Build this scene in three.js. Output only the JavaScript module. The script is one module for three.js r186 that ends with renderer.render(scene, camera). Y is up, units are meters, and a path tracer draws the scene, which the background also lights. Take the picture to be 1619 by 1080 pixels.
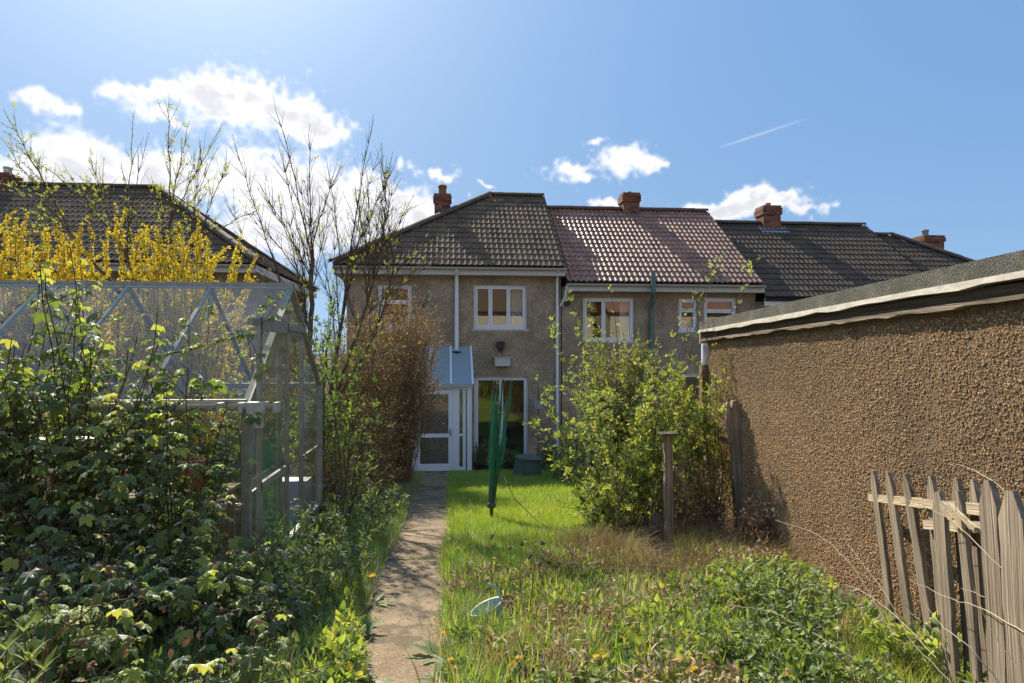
import * as THREE from 'three';

// ---------------------------------------------------------------- camera, sky, sun, exposure
const scene = new THREE.Scene();
const FOCAL = 1079, CX = 809.5, HORIZON = 560, YAW = 5.4 * Math.PI / 180, SY = Math.sin(YAW), CY = Math.cos(YAW);
const EYE = new THREE.Vector3(0, 1.6, 0);
const camera = new THREE.PerspectiveCamera(2 * Math.atan(540 / FOCAL) * 180 / Math.PI, 1619 / 1080, 0.1, 4000);
camera.position.copy(EYE);
camera.rotation.y = -YAW;
camera.setViewOffset(1619, 1080, 0, -20, 1619, 1080);
const renderer = new THREE.WebGLRenderer();
renderer.toneMapping = THREE.LinearToneMapping;
renderer.toneMappingExposure = 1.72;
renderer.shadowMap.enabled = true;

const SUN_AZ = -21 * Math.PI / 180, SUN_EL = 38.5 * Math.PI / 180;
const SUN = new THREE.Vector3(Math.sin(SUN_AZ) * Math.cos(SUN_EL), Math.sin(SUN_EL), -Math.cos(SUN_AZ) * Math.cos(SUN_EL));
const sun = new THREE.DirectionalLight(new THREE.Color(1, 0.90, 0.73), 5.0);
sun.name = 'sun';
sun.position.copy(SUN).multiplyScalar(60);
sun.castShadow = true;
sun.shadow.mapSize.set(4096, 4096);
Object.assign(sun.shadow.camera, { left: -30, right: 30, top: 30, bottom: -30, near: 1, far: 140 });
scene.add(sun, sun.target);

// ---------------------------------------------------------------- random numbers and noise
function rng(seed) { let s = seed >>> 0; return () => { s = (s + 0x6d2b79f5) | 0; let t = Math.imul(s ^ (s >>> 15), 1 | s); t = (t + Math.imul(t ^ (t >>> 7), 61 | t)) ^ t; return ((t ^ (t >>> 14)) >>> 0) / 4294967296; }; }
const V = (x, y, z) => new THREE.Vector3(x, y, z);
const lerp = (a, b, t) => a + (b - a) * t, clamp = (x, a, b) => Math.min(b, Math.max(a, x)), sstep = (a, b, x) => { const t = clamp((x - a) / (b - a), 0, 1); return t * t * (3 - 2 * t); };
const TABLE = new Float32Array(4096); { const r = rng(7); for (let i = 0; i < 4096; i++) TABLE[i] = r(); }
const h2 = (x, y, s) => TABLE[(Math.imul(x, 374761) ^ Math.imul(y, 668265) ^ Math.imul(s, 97531) ^ (Math.imul(x + 13 * y, 1013) >> 3)) & 4095];
function n2(x, y, per = 0, s = 0) {      // value noise, periodic when per > 0
  let ix = Math.floor(x), iy = Math.floor(y); const fx = x - ix, fy = y - iy, u = fx * fx * (3 - 2 * fx), v = fy * fy * (3 - 2 * fy);
  let jx = ix + 1, jy = iy + 1;
  if (per) { ix = ((ix % per) + per) % per; iy = ((iy % per) + per) % per; jx = ((jx % per) + per) % per; jy = ((jy % per) + per) % per; }
  return lerp(lerp(h2(ix, iy, s), h2(jx, iy, s), u), lerp(h2(ix, jy, s), h2(jx, jy, s), u), v);
}
function fbm2(x, y, oct = 4, per = 0, s = 0) { let a = 0.5, f = 1, t = 0, w = 0; for (let i = 0; i < oct; i++) { t += a * n2(x * f, y * f, per * f, s + i); w += a; a *= 0.5; f *= 2; } return t / w; }

// ---------------------------------------------------------------- photo pixel -> place
const dirOf = (px, py) => { const u = (px - CX) / FOCAL, v = (HORIZON - py) / FOCAL; return V(u * CY + SY, v, u * SY - CY); };
const P = (px, py, d) => dirOf(px, py).multiplyScalar(d).add(EYE);                                   // at a depth in metres
const PZ = (px, py, z) => { const d = dirOf(px, py); return d.multiplyScalar(z / d.z).add(EYE); };   // on an upright plane that faces the garden
const slopeY = (z) => { const t = -z; return t < 3.3 ? 0 : t < 16.9 ? -(t - 3.3) * 0.1 : -1.36; };
const groundY = (x, z) => slopeY(z) + (Math.abs(x) < 9 && z > -19 ? (fbm2(x * 1.7 + 40, z * 1.7 + 40, 3) - 0.5) * 0.09 * (x > -0.62 && x < 0.04 ? 0.15 : 1) : 0);
function GP(px, py) {                                                                              // on the ground
  const d = dirOf(px, py); let t = 1;
  for (let i = 0; i < 4000; i++) { t += 0.01; if (EYE.y + d.y * t < slopeY(d.z * t)) break; }
  const p = d.multiplyScalar(t).add(EYE); p.y = groundY(p.x, p.z); return p;
}
const depthOf = (p) => p.x * SY - p.z * CY;

// ---------------------------------------------------------------- sky: air and broken cumulus
{
  const SW = 4096, SH = 2048, data = new Float32Array(SW * SH * 4);
  const clouds = [];                                             // [azimuth, elevation, half width, half height] in degrees
  const put = (px, py, rx, ry) => { const d = dirOf(px, py).normalize(); clouds.push([Math.atan2(d.x, -d.z) * 180 / Math.PI, Math.asin(d.y) * 180 / Math.PI, rx * 0.047, ry * 0.047]); };
  for (const c of [[318, 150, 52, 32], [372, 156, 70, 42], [440, 172, 74, 44], [495, 202, 46, 34], [520, 214, 28, 22], [195, 150, 32, 22], [240, 153, 30, 18], [42, 156, 30, 15], [92, 180, 34, 13], [258, 186, 36, 10],
    [95, 250, 62, 36], [165, 272, 80, 40], [30, 290, 70, 30], [255, 275, 60, 34], [345, 275, 74, 46], [430, 296, 92, 54], [520, 300, 70, 44], [590, 322, 70, 40], [655, 330, 54, 24], [560, 372, 130, 34], [420, 372, 120, 40], [690, 352, 60, 16],
    [893, 275, 46, 18], [992, 256, 50, 27], [1032, 264, 22, 14], [950, 222, 20, 6], [915, 293, 40, 6], [692, 278, 40, 11], [641, 260, 18, 10], [760, 294, 12, 5],
    [1190, 326, 84, 22], [1120, 332, 70, 14], [1240, 314, 36, 15], [965, 330, 46, 8], [1275, 338, 40, 9]]) put(...c);
  const r = rng(21);
  for (let k = 0; k < 90; k++) {                                 // the same broken field goes on all round
    const az = 45 + r() * 270, el = 5 + Math.pow(r(), 1.6) * 45, n = 2 + Math.floor(r() * 4), w = 2 + r() * 3;
    for (let j = 0; j < n; j++) clouds.push([((az + (r() - 0.5) * w * 4 + 540) % 360) - 180, el + (r() - 0.5) * w, w * (0.6 + r() * 0.7), w * (0.3 + r() * 0.4)]);
  }
  const bins = new Map();
  for (const c of clouds) for (let b = Math.floor((c[0] - c[2] * 2) / 4); b <= Math.floor((c[0] + c[2] * 2) / 4); b++) { const k = ((b + 45) % 90 + 90) % 90; if (!bins.has(k)) bins.set(k, []); bins.get(k).push(c); }
  const sunAz = SUN_AZ * 180 / Math.PI;
  for (let row = 0; row < SH; row++) {
    const el = ((row + 0.5) / SH - 0.5) * 180, e = el * Math.PI / 180;
    for (let col = 0; col < SW; col++) {
      const o = (row * SW + col) * 4, round = ((col + 0.5) / SW - 0.5) * 2 * Math.PI;
      const x = Math.cos(round) * Math.cos(e), z = Math.sin(round) * Math.cos(e), y = Math.sin(e);
      data[o + 3] = 1;
      if (el < 0) { data[o] = 0.11; data[o + 1] = 0.10; data[o + 2] = 0.08; continue; }
      const cos = x * SUN.x + y * SUN.y + z * SUN.z, ang = Math.acos(clamp(cos, -1, 1)) * 180 / Math.PI;
      const low = Math.exp(-el / 11), glow = 0.75 * Math.exp(-ang / 10) + 0.24 * Math.exp(-ang / 24);
      let R = lerp(0.090, 0.27, low) + glow, Gc = lerp(0.225, 0.42, low) + glow * 0.96, B = lerp(0.46, 0.56, low) + glow * 0.82;
      const az = Math.atan2(x, -z) * 180 / Math.PI, list = bins.get(((Math.floor(az / 4) + 45) % 90 + 90) % 90);
      if (list && el < 62) {
        const wx = (fbm2(az * 0.55 + 200, el * 0.55 + 50, 4) - 0.5) * 2.6, wy = (fbm2(az * 0.55 + 400, el * 0.55 + 90, 4) - 0.5) * 2.6;
        let f = 0, up = 0;
        for (const c of list) {
          let dx = az + wx - c[0]; if (dx > 180) dx -= 360; if (dx < -180) dx += 360;
          const dy = el + wy - c[1], q = (dx * dx) / (c[2] * c[2]) + (dy * dy) / (c[3] * c[3]);
          if (q < 3) { const g = Math.exp(-q * 1.3); f += g; up += g * dy / c[3]; }
        }
        if (f > 0.05) {
          const det = fbm2(az * 2.3 + 700, el * 2.3 + 300, 5, 0, 3), dens = f * 1.05 + (det - 0.5) * 0.9;
          const a = sstep(0.12, 1.0, dens), thick = sstep(0.6, 1.5, dens - up * 0.14), soft = sstep(0.3, 0.7, fbm2(az * 0.8 + 90, el * 1.3, 3));
          const b = lerp(0.72, 0.52, thick * soft) + glow * 0.25;
          R = lerp(R, b, a); Gc = lerp(Gc, b * 1.005, a); B = lerp(B, b * 1.03, a);
        }
      }
      data[o] = R * 0.86; data[o + 1] = Gc * 0.86; data[o + 2] = B * 0.88;
    }
  }
  // a thin contrail high in the clear air
  const a = dirOf(1138, 233).normalize(), b = dirOf(1280, 186).normalize();
  for (let k = 0; k <= 900; k++) {
    const t = k / 900, d = a.clone().lerp(b, t).normalize(), col = (Math.atan2(d.z, d.x) / (2 * Math.PI) + 0.5) * SW - 0.5, row = (Math.asin(d.y) / Math.PI + 0.5) * SH - 0.5;
    const c0 = Math.round(col), r0 = Math.round(row);
    for (let i = -1; i <= 1; i++) for (let j = -1; j <= 1; j++) {
      const w = Math.exp(-((c0 + i - col) ** 2 + (r0 + j - row) ** 2) * 3.0) * 0.05 * Math.sin(Math.PI * clamp(t * 0.9 + 0.1, 0, 1)), o = ((r0 + j) * SW + c0 + i) * 4;
      for (let c = 0; c < 3; c++) data[o + c] = lerp(data[o + c], 0.6, w);
    }
  }
  const t = new THREE.DataTexture(data, SW, SH, THREE.RGBAFormat, THREE.FloatType);
  t.mapping = THREE.EquirectangularReflectionMapping; t.magFilter = THREE.LinearFilter; t.needsUpdate = true;
  scene.background = t; scene.environment = t;
}

// ---------------------------------------------------------------- textures and materials
function tex(size, fn, srgb = true) {
  const d = new Uint8Array(size * size * 4);
  for (let y = 0; y < size; y++) for (let x = 0; x < size; x++) { const c = fn(x / size, y / size, x, y), o = (y * size + x) * 4; for (let k = 0; k < 3; k++) d[o + k] = clamp(Math.round((Array.isArray(c) ? c[k] : c) * 255), 0, 255); d[o + 3] = 255; }
  const t = new THREE.DataTexture(d, size, size); t.wrapS = t.wrapT = THREE.RepeatWrapping; t.magFilter = THREE.LinearFilter; if (srgb) t.colorSpace = THREE.SRGBColorSpace; t.needsUpdate = true; return t;
}
const rep = (t, m) => { const c = t.clone(); c.repeat.set(1 / m[0], 1 / m[1]); c.needsUpdate = true; return c; };   // m: metres that one tile of the texture covers
const mirrored = (t) => { t.wrapS = t.wrapT = THREE.MirroredRepeatWrapping; return t; };
const mix3 = (a, b, t) => [lerp(a[0], b[0], t), lerp(a[1], b[1], t), lerp(a[2], b[2], t)];
const T = {};
T.grain = tex(512, (u, v) => { const s = fbm2(u * 40, v * 3, 3, 0, 5), k = n2(u * 120, v * 5, 0, 8), w = fbm2(u * 4, v * 4, 3, 4, 3); return mix3([0.38, 0.34, 0.29], [0.80, 0.74, 0.65], clamp(s * 0.8 + k * 0.35 - 0.1 + (w - 0.5) * 0.5, 0, 1)); });
T.grainPale = tex(512, (u, v) => { const s = fbm2(u * 40, v * 3, 3, 0, 5), k = n2(u * 120, v * 5, 0, 8); return mix3([0.50, 0.44, 0.36], [0.86, 0.79, 0.66], clamp(s * 0.8 + k * 0.35 - 0.1, 0, 1)); });
T.grainBump = tex(512, (u, v) => clamp(fbm2(u * 40, v * 3, 3, 0, 5) * 0.8 + n2(u * 120, v * 5, 0, 8) * 0.35 - 0.1, 0, 1), false);
T.rough = tex(1024, (u, v) => { const g = n2(u * 256, v * 256, 256, 2), w = fbm2(u * 6, v * 6, 4, 6, 9), f = fbm2(u * 64, v * 64, 3, 64, 4); return mix3([0.48, 0.44, 0.385], [0.80, 0.745, 0.665], clamp((g - 0.5) * 0.9 + (w - 0.5) * 0.85 + (f - 0.5) * 0.6 + 0.5, 0, 1)); });
T.roughBump = tex(1024, (u, v) => clamp(n2(u * 256, v * 256, 256, 2) * 0.7 + n2(u * 128, v * 128, 128, 6) * 0.3, 0, 1), false);
T.concrete = tex(1024, (u, v) => { const cr = Math.abs(fbm2(u * 4 + 11, v * 4 + 3, 5, 4, 41) - 0.5), crack = cr < 0.0045 ? 1 : 0, g = n2(u * 400, v * 400, 400, 2), g2 = n2(u * 150, v * 150, 150, 5), w = fbm2(u * 5, v * 5, 5, 5, 9), st = sstep(0.56, 0.66, fbm2(u * 9 + 3, v * 9, 4, 9, 12)); return mix3(mix3([0.50, 0.43, 0.34], [0.80, 0.72, 0.61], clamp((g - 0.5) * 0.8 + (g2 - 0.5) * 0.5 + (w - 0.5) * 1.1 + 0.5, 0, 1)), [0.36, 0.33, 0.26], Math.max(st * 0.55, crack * 0.9)); });
T.concreteBump = tex(1024, (u, v) => clamp(n2(u * 400, v * 400, 400, 2) * 0.5 + fbm2(u * 20, v * 20, 4, 20, 5) * 0.5, 0, 1), false);
T.soil = tex(1024, (u, v) => { const g = fbm2(u * 90, v * 90, 4, 90, 2), w = fbm2(u * 7, v * 7, 4, 7, 9); return mix3(mix3([0.20, 0.15, 0.10], [0.42, 0.34, 0.23], g), [0.24, 0.26, 0.10], sstep(0.4, 0.65, w) * 0.8); });
T.felt = tex(512, (u, v) => { const g = n2(u * 220, v * 220, 220, 2), w = fbm2(u * 6, v * 6, 4, 6, 9), m = sstep(0.55, 0.7, fbm2(u * 14, v * 14, 3, 14, 15)); return mix3(mix3([0.26, 0.26, 0.25], [0.60, 0.59, 0.55], clamp((g - 0.5) * 1.3 + (w - 0.5) * 0.8 + 0.5, 0, 1)), [0.40, 0.40, 0.27], m * 0.5); });
T.feltBump = tex(512, (u, v) => n2(u * 220, v * 220, 220, 2), false);
T.tile = tex(512, (u, v) => { const g = n2(u * 200, v * 200, 200, 2), w = fbm2(u * 12, v * 12, 4, 12, 9), m = sstep(0.55, 0.72, fbm2(u * 30, v * 30, 3, 30, 22)); return mix3(mix3([0.62, 0.60, 0.58], [1, 0.98, 0.95], clamp(g * 0.4 + w * 0.7, 0, 1)), [0.72, 0.70, 0.52], m * 0.4); });
T.dirt = tex(512, (u, v) => { const w = fbm2(u * 5, v * 5, 5, 5, 9), s = n2(u * 60, v * 4, 0, 4); const k = clamp(0.99 - sstep(0.45, 0.85, w * 0.92 + s * 0.08) * 0.14, 0, 1); return k; }, false);
T.bark = tex(256, (u, v) => { const s = fbm2(u * 16, v * 5, 4, 0, 5); return mix3([0.24, 0.20, 0.16], [0.52, 0.45, 0.36], s); });
T.barkPale = tex(256, (u, v) => { const s = fbm2(u * 16, v * 5, 4, 0, 5); return mix3([0.34, 0.27, 0.20], [0.64, 0.53, 0.42], s); });
for (const k of ['grain', 'grainPale', 'grainBump', 'bark', 'barkPale', 'dirt']) mirrored(T[k]);
const std = (o) => new THREE.MeshStandardMaterial(o), phy = (o) => new THREE.MeshPhysicalMaterial(o);
const lin = (r, g, b) => new THREE.Color().setRGB(r, g, b);
const leafMat = (o = {}) => phy({ color: lin(1, 1, 1), roughness: 1, transmission: 0.58, thickness: 0, clearcoat: 0.22, clearcoatRoughness: 0.34, side: THREE.DoubleSide, ...o });
const M = {
  soil: std({ map: rep(T.soil, [1.4, 1.4]), bumpMap: rep(T.soil, [1.4, 1.4]), bumpScale: 0.02, roughness: 1 }),
  concrete: std({ map: rep(T.concrete, [1.6, 1.6]), bumpMap: rep(T.concreteBump, [1.6, 1.6]), bumpScale: 0.006, roughness: 0.95, color: lin(0.66, 0.62, 0.55) }),
  render: std({ map: rep(T.rough, [2.2, 2.2]), bumpMap: rep(T.roughBump, [2.2, 2.2]), bumpScale: 0.012, roughness: 1, color: lin(0.95, 0.87, 0.78) }),
  mortar: std({ map: rep(T.rough, [1.1, 1.1]), bumpMap: rep(T.roughBump, [1.1, 1.1]), bumpScale: 0.01, roughness: 1, color: lin(0.52, 0.40, 0.28) }),
  pebble: std({ roughness: 0.7 }),
  cream: std({ bumpMap: rep(T.roughBump, [2.5, 2.5]), bumpScale: 0.01, roughness: 1, color: lin(0.60, 0.53, 0.40) }),
  upvc: std({ color: lin(0.74, 0.76, 0.80), roughness: 0.35 }),
  fascia: std({ color: lin(0.52, 0.50, 0.45), roughness: 0.55 }),
  gutterGrey: std({ color: lin(0.42, 0.41, 0.38), roughness: 0.5 }),
  pane: phy({ color: lin(0.93, 0.96, 0.95), transmission: 1, thickness: 0, roughness: 0.0, ior: 2.3 }),
  poly: phy({ color: lin(0.52, 0.66, 0.74), transmission: 0.55, thickness: 0, roughness: 0.55, clearcoat: 0.6, clearcoatRoughness: 0.2 }),
  room: std({ color: lin(0.46, 0.41, 0.35), roughness: 1 }),
  curtain: phy({ color: lin(0.75, 0.72, 0.66), roughness: 1, transmission: 0.35, thickness: 0 }),
  tileBrown: std({ map: rep(T.tile, [1.1, 1.1]), color: lin(0.22, 0.155, 0.098), vertexColors: true, roughness: 0.85 }),
  tileRed: std({ map: rep(T.tile, [1.3, 1.3]), color: lin(0.48, 0.265, 0.185), vertexColors: true, roughness: 0.47 }),
  tileDark: std({ map: rep(T.tile, [1.1, 1.1]), color: lin(0.15, 0.11, 0.075), vertexColors: true, roughness: 0.82 }),
  ridgeBrown: std({ map: rep(T.tile, [0.9, 0.9]), color: lin(0.15, 0.12, 0.09), roughness: 0.85 }),
  ridgeRed: std({ map: rep(T.tile, [0.9, 0.9]), color: lin(0.13, 0.085, 0.07), roughness: 0.6 }),
  underlay: std({ color: lin(0.03, 0.028, 0.026), roughness: 1 }),
  brick: std({ vertexColors: true, map: rep(T.tile, [0.5, 0.5]), roughness: 0.9 }),
  brickMortar: std({ color: lin(0.25, 0.22, 0.19), roughness: 1 }),
  lead: std({ color: lin(0.33, 0.36, 0.42), roughness: 0.5, metalness: 0.2 }),
  clay: std({ map: rep(T.tile, [0.4, 0.4]), color: lin(0.42, 0.17, 0.09), roughness: 0.85 }),
  copper: std({ map: rep(T.tile, [0.4, 0.4]), color: lin(0.17, 0.30, 0.27), roughness: 0.8 }),
  black: std({ color: lin(0.02, 0.02, 0.02), roughness: 0.6 }),
  alu: std({ map: rep(T.tile, [0.8, 0.8]), color: lin(0.42, 0.43, 0.41), roughness: 0.45, metalness: 0.15 }),
  glass: phy({ color: lin(0.90, 0.92, 0.88), transmission: 1, transmissionMap: rep(T.dirt, [1.9, 1.9]), thickness: 0, roughness: 0.06, ior: 1.55 }),
  gutter: std({ color: lin(0.66, 0.66, 0.63), map: rep(T.tile, [0.7, 0.7]), roughness: 0.4 }),
  wood: std({ map: rep(T.grain, [0.35, 1.1]), bumpMap: rep(T.grainBump, [0.35, 1.1]), bumpScale: 0.008, roughness: 0.95, color: lin(0.80, 0.77, 0.74) }),
  woodPale: std({ map: rep(T.grainPale, [0.3, 0.9]), bumpMap: rep(T.grainBump, [0.3, 0.9]), bumpScale: 0.004, roughness: 0.95 }),
  woodDark: std({ map: rep(T.grain, [0.35, 1.1]), bumpMap: rep(T.grainBump, [0.35, 1.1]), bumpScale: 0.004, roughness: 0.95, color: lin(0.35, 0.31, 0.27) }),
  woodBrown: std({ map: rep(T.grain, [0.35, 1.1]), bumpMap: rep(T.grainBump, [0.35, 1.1]), bumpScale: 0.004, roughness: 0.95, color: lin(0.62, 0.48, 0.36) }),
  felt: std({ map: rep(T.felt, [0.7, 0.7]), bumpMap: rep(T.feltBump, [0.7, 0.7]), bumpScale: 0.006, roughness: 1, color: lin(0.8, 0.8, 0.76) }),
  whitewood: std({ map: rep(T.tile, [0.4, 0.9]), color: lin(0.62, 0.60, 0.55), roughness: 0.8 }),
  bark: std({ map: rep(T.bark, [0.2, 0.5]), bumpMap: rep(T.bark, [0.2, 0.5]), bumpScale: 0.008, roughness: 1 }),
  twig: std({ map: rep(T.bark, [0.1, 0.4]), color: lin(0.72, 0.6, 0.52), roughness: 0.8 }),
  twigRed: std({ map: rep(T.barkPale, [0.1, 0.4]), color: lin(1, 0.86, 0.70), roughness: 0.85 }),
  cane: std({ map: rep(T.bark, [0.1, 0.4]), color: lin(0.62, 0.52, 0.42), roughness: 0.8 }),
  stone: std({ map: rep(T.concrete, [0.5, 0.5]), bumpMap: rep(T.concreteBump, [0.5, 0.5]), bumpScale: 0.01, color: lin(0.85, 0.75, 0.62), roughness: 1 }),
  binGreen: std({ color: lin(0.085, 0.115, 0.08), roughness: 0.6 }),
  dryerGreen: phy({ color: lin(0.0, 0.27, 0.135), roughness: 0.5, transmission: 0.25, thickness: 0 }),
  dryerMetal: std({ color: lin(0.06, 0.07, 0.065), roughness: 0.45 }),
  aqua: phy({ color: lin(0.34, 0.47, 0.41), roughness: 0.55, transmission: 0.2, thickness: 0 }),
  greyPlastic: std({ color: lin(0.20, 0.20, 0.20), roughness: 0.65 }),
  blackPlastic: std({ color: lin(0.018, 0.018, 0.02), roughness: 0.45 }),
  greenSheet: phy({ color: lin(0.04, 0.33, 0.16), roughness: 0.8, transmission: 0.35, thickness: 0 }),
  limeSheet: phy({ color: lin(0.08, 0.46, 0.10), roughness: 0.8, transmission: 0.4, thickness: 0 }),
  terracotta: std({ map: rep(T.tile, [0.4, 0.4]), color: lin(0.45, 0.20, 0.11), roughness: 0.9 }),
  whitePlastic: phy({ color: lin(0.62, 0.62, 0.55), roughness: 0.6, transmission: 0.25, thickness: 0 }),
  grass: leafMat({ transmission: 0.58, clearcoat: 0.25, clearcoatRoughness: 0.4 }),
  leaf: leafMat(), leafDull: leafMat({ clearcoat: 0.1 }),
  dead: leafMat({ transmission: 0.3, clearcoat: 0 }),
  petal: leafMat({ transmission: 0.4, clearcoat: 0 }),
  straw: phy({ color: lin(0.56, 0.46, 0.29), roughness: 1, transmission: 0.25, thickness: 0, side: THREE.DoubleSide }),
};

// ---------------------------------------------------------------- naming
const taken = new Map();
const numbered = (n) => { const k = taken.get(n) ?? 0; taken.set(n, k + 1); return k ? n + '_' + String(k).padStart(3, '0') : n; };
function tag(o, label, category, group, kind) { if (label) o.userData.label = label; if (category) o.userData.category = category; if (group) o.userData.group = group; if (kind) o.userData.kind = kind; return o; }
function thing(name, label, category, pos, turn = 0, group) {
  const o = new THREE.Group(); o.name = numbered(name); scene.add(o);
  if (pos) o.position.copy(pos); o.rotation.y = turn; return tag(o, label, category, group);
}
function part(name, geo, mat, parent, kind) { const m = new THREE.Mesh(geo, mat); m.name = name; m.castShadow = m.receiveShadow = true; if (kind) m.userData.kind = kind; (parent ?? scene).add(m); return m; }
function structure(name, geo, mat) { const m = part(numbered(name), geo, mat); m.userData.kind = 'structure'; return m; }
function copies(name, geo, mat, list, parent, kind = 'stuff') {       // list: [Matrix4, [r, g, b]?]
  const m = new THREE.InstancedMesh(geo, mat, list.length), c = new THREE.Color();
  m.name = name; m.castShadow = m.receiveShadow = true;
  list.forEach(([x, col], i) => { m.setMatrixAt(i, x); if (col) m.setColorAt(i, c.setRGB(...col)); });
  if (kind) m.userData.kind = kind; (parent ?? scene).add(m); return m;
}

// ---------------------------------------------------------------- mesh builder
class MB {
  constructor() { this.p = []; this.n = []; this.u = []; this.i = []; this.c = []; this.tint = null; }
  v(p, n, u, w) { this.p.push(p.x, p.y, p.z); this.n.push(n.x, n.y, n.z); this.u.push(u, w); if (this.tint) this.c.push(...this.tint); return this.p.length / 3 - 1; }
  quad(a, b, c, d) {       // counter-clockwise from outside; uv in metres
    const n = V().subVectors(b, a).cross(V().subVectors(d, a)).normalize(), w = a.distanceTo(b), h = a.distanceTo(d);
    const k = this.v(a, n, 0, 0); this.v(b, n, w, 0); this.v(c, n, w, h); this.v(d, n, 0, h); this.i.push(k, k + 1, k + 2, k, k + 2, k + 3); return this;
  }
  tri(a, b, c) { const n = V().subVectors(b, a).cross(V().subVectors(c, a)).normalize(), k = this.v(a, n, 0, 0); this.v(b, n, a.distanceTo(b), 0); this.v(c, n, 0, a.distanceTo(c)); this.i.push(k, k + 1, k + 2); return this; }
  hexa(q) {                // eight corners: 0-3 bottom ring (counter-clockwise seen from above), 4-7 top ring
    const [a, b, c, d, e, f, g, h] = q;
    return this.quad(a, b, f, e).quad(b, c, g, f).quad(c, d, h, g).quad(d, a, e, h).quad(e, f, g, h).quad(d, c, b, a);
  }
  box(x0, x1, y0, y1, z0, z1, m) {
    const q = [V(x0, y0, z1), V(x1, y0, z1), V(x1, y0, z0), V(x0, y0, z0), V(x0, y1, z1), V(x1, y1, z1), V(x1, y1, z0), V(x0, y1, z0)];
    if (m) q.forEach((p) => p.applyMatrix4(m)); return this.hexa(q);
  }
  bar(a, b, w, t, up = V(0, 1, 0)) {  // a straight bar from a to b, w wide along up x dir, t thick
    const d = V().subVectors(b, a).normalize(), s = V().crossVectors(d, up); if (s.lengthSq() < 1e-6) s.set(1, 0, 0); s.normalize(); const n = V().crossVectors(s, d).normalize();
    const k = (p, i, j) => p.clone().addScaledVector(s, i * w / 2).addScaledVector(n, j * t / 2);
    const f = [k(a, -1, -1), k(a, 1, -1), k(a, 1, 1), k(a, -1, 1)], e = [k(b, -1, -1), k(b, 1, -1), k(b, 1, 1), k(b, -1, 1)];
    for (let i = 0; i < 4; i++) { const j = (i + 1) % 4; this.quad(f[i], f[j], e[j], e[i]); }
    return this.quad(f[3], f[2], f[1], f[0]).quad(e[0], e[1], e[2], e[3]);
  }
  tube(pts, r0, r1, sides = 5, cap = true) {
    const N = pts.length, t = V(), s = V(), n = V(); let prev = null, len = 0, base = this.p.length / 3;
    for (let i = 0; i < N; i++) {
      t.subVectors(pts[Math.min(i + 1, N - 1)], pts[Math.max(i - 1, 0)]).normalize();
      if (!prev) { prev = Math.abs(t.y) < 0.9 ? V(0, 1, 0) : V(1, 0, 0); }
      s.crossVectors(t, prev).normalize(); n.crossVectors(s, t).normalize(); prev = n.clone();
      if (i) len += pts[i].distanceTo(pts[i - 1]);
      const r = typeof r0 === 'function' ? r0(i / (N - 1)) : lerp(r0, r1, i / (N - 1));
      for (let k = 0; k <= sides; k++) { const a = k / sides * Math.PI * 2, q = s.clone().multiplyScalar(Math.cos(a)).addScaledVector(n, Math.sin(a)); this.v(pts[i].clone().addScaledVector(q, r), q, k / sides * r * 6.3, len); }
    }
    for (let i = 0; i < N - 1; i++) for (let k = 0; k < sides; k++) { const a = base + i * (sides + 1) + k, b = a + sides + 1; this.i.push(a, b, a + 1, b, b + 1, a + 1); }
    if (cap) for (const [at, e] of [[0, -1], [N - 1, 1]]) { const c = this.v(pts[at], t.subVectors(pts[Math.min(at + 1, N - 1)], pts[Math.max(at - 1, 0)]).normalize().multiplyScalar(e), 0, 0), q = base + at * (sides + 1); for (let k = 0; k < sides; k++) e > 0 ? this.i.push(c, q + k + 1, q + k) : this.i.push(c, q + k, q + k + 1); }
    return this;
  }
  add(geo, m) {            // another geometry, moved
    const g = m ? geo.clone().applyMatrix4(m) : geo, b = this.p.length / 3, a = g.attributes;
    for (let i = 0; i < a.position.count; i++) this.v(V().fromBufferAttribute(a.position, i), V().fromBufferAttribute(a.normal, i), a.uv ? a.uv.getX(i) : 0, a.uv ? a.uv.getY(i) : 0);
    if (g.index) for (const k of g.index.array) this.i.push(b + k); else for (let k = 0; k < a.position.count; k++) this.i.push(b + k);
    return this;
  }
  geo() {
    const g = new THREE.BufferGeometry();
    g.setAttribute('position', new THREE.Float32BufferAttribute(this.p, 3)); g.setAttribute('normal', new THREE.Float32BufferAttribute(this.n, 3)); g.setAttribute('uv', new THREE.Float32BufferAttribute(this.u, 2));
    if (this.c.length) g.setAttribute('color', new THREE.Float32BufferAttribute(this.c, 3));
    g.setIndex(this.i); return g;
  }
  build(name, mat, parent, kind) { return part(name, this.geo(), mat, parent, kind); }
}
const curve3 = (a, c, b, n) => { const out = []; for (let i = 0; i <= n; i++) { const t = i / n; out.push(V().addScaledVector(a, (1 - t) * (1 - t)).addScaledVector(c, 2 * t * (1 - t)).addScaledVector(b, t * t)); } return out; };
const lathe = (prof, seg = 20) => new THREE.LatheGeometry(prof.map(([r, y]) => new THREE.Vector2(r, y)), seg);
const mat4 = (pos, q, s) => new THREE.Matrix4().compose(pos, q, typeof s === 'number' ? V(s, s, s) : s);
const eul = (x, y, z) => new THREE.Quaternion().setFromEuler(new THREE.Euler(x, y, z, 'YXZ'));
// children are built where they stand; settle() then moves the group to the thing's base
function settle(g, base) { g.position.copy(base); for (const c of g.children) c.position.sub(base); return g; }

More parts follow.
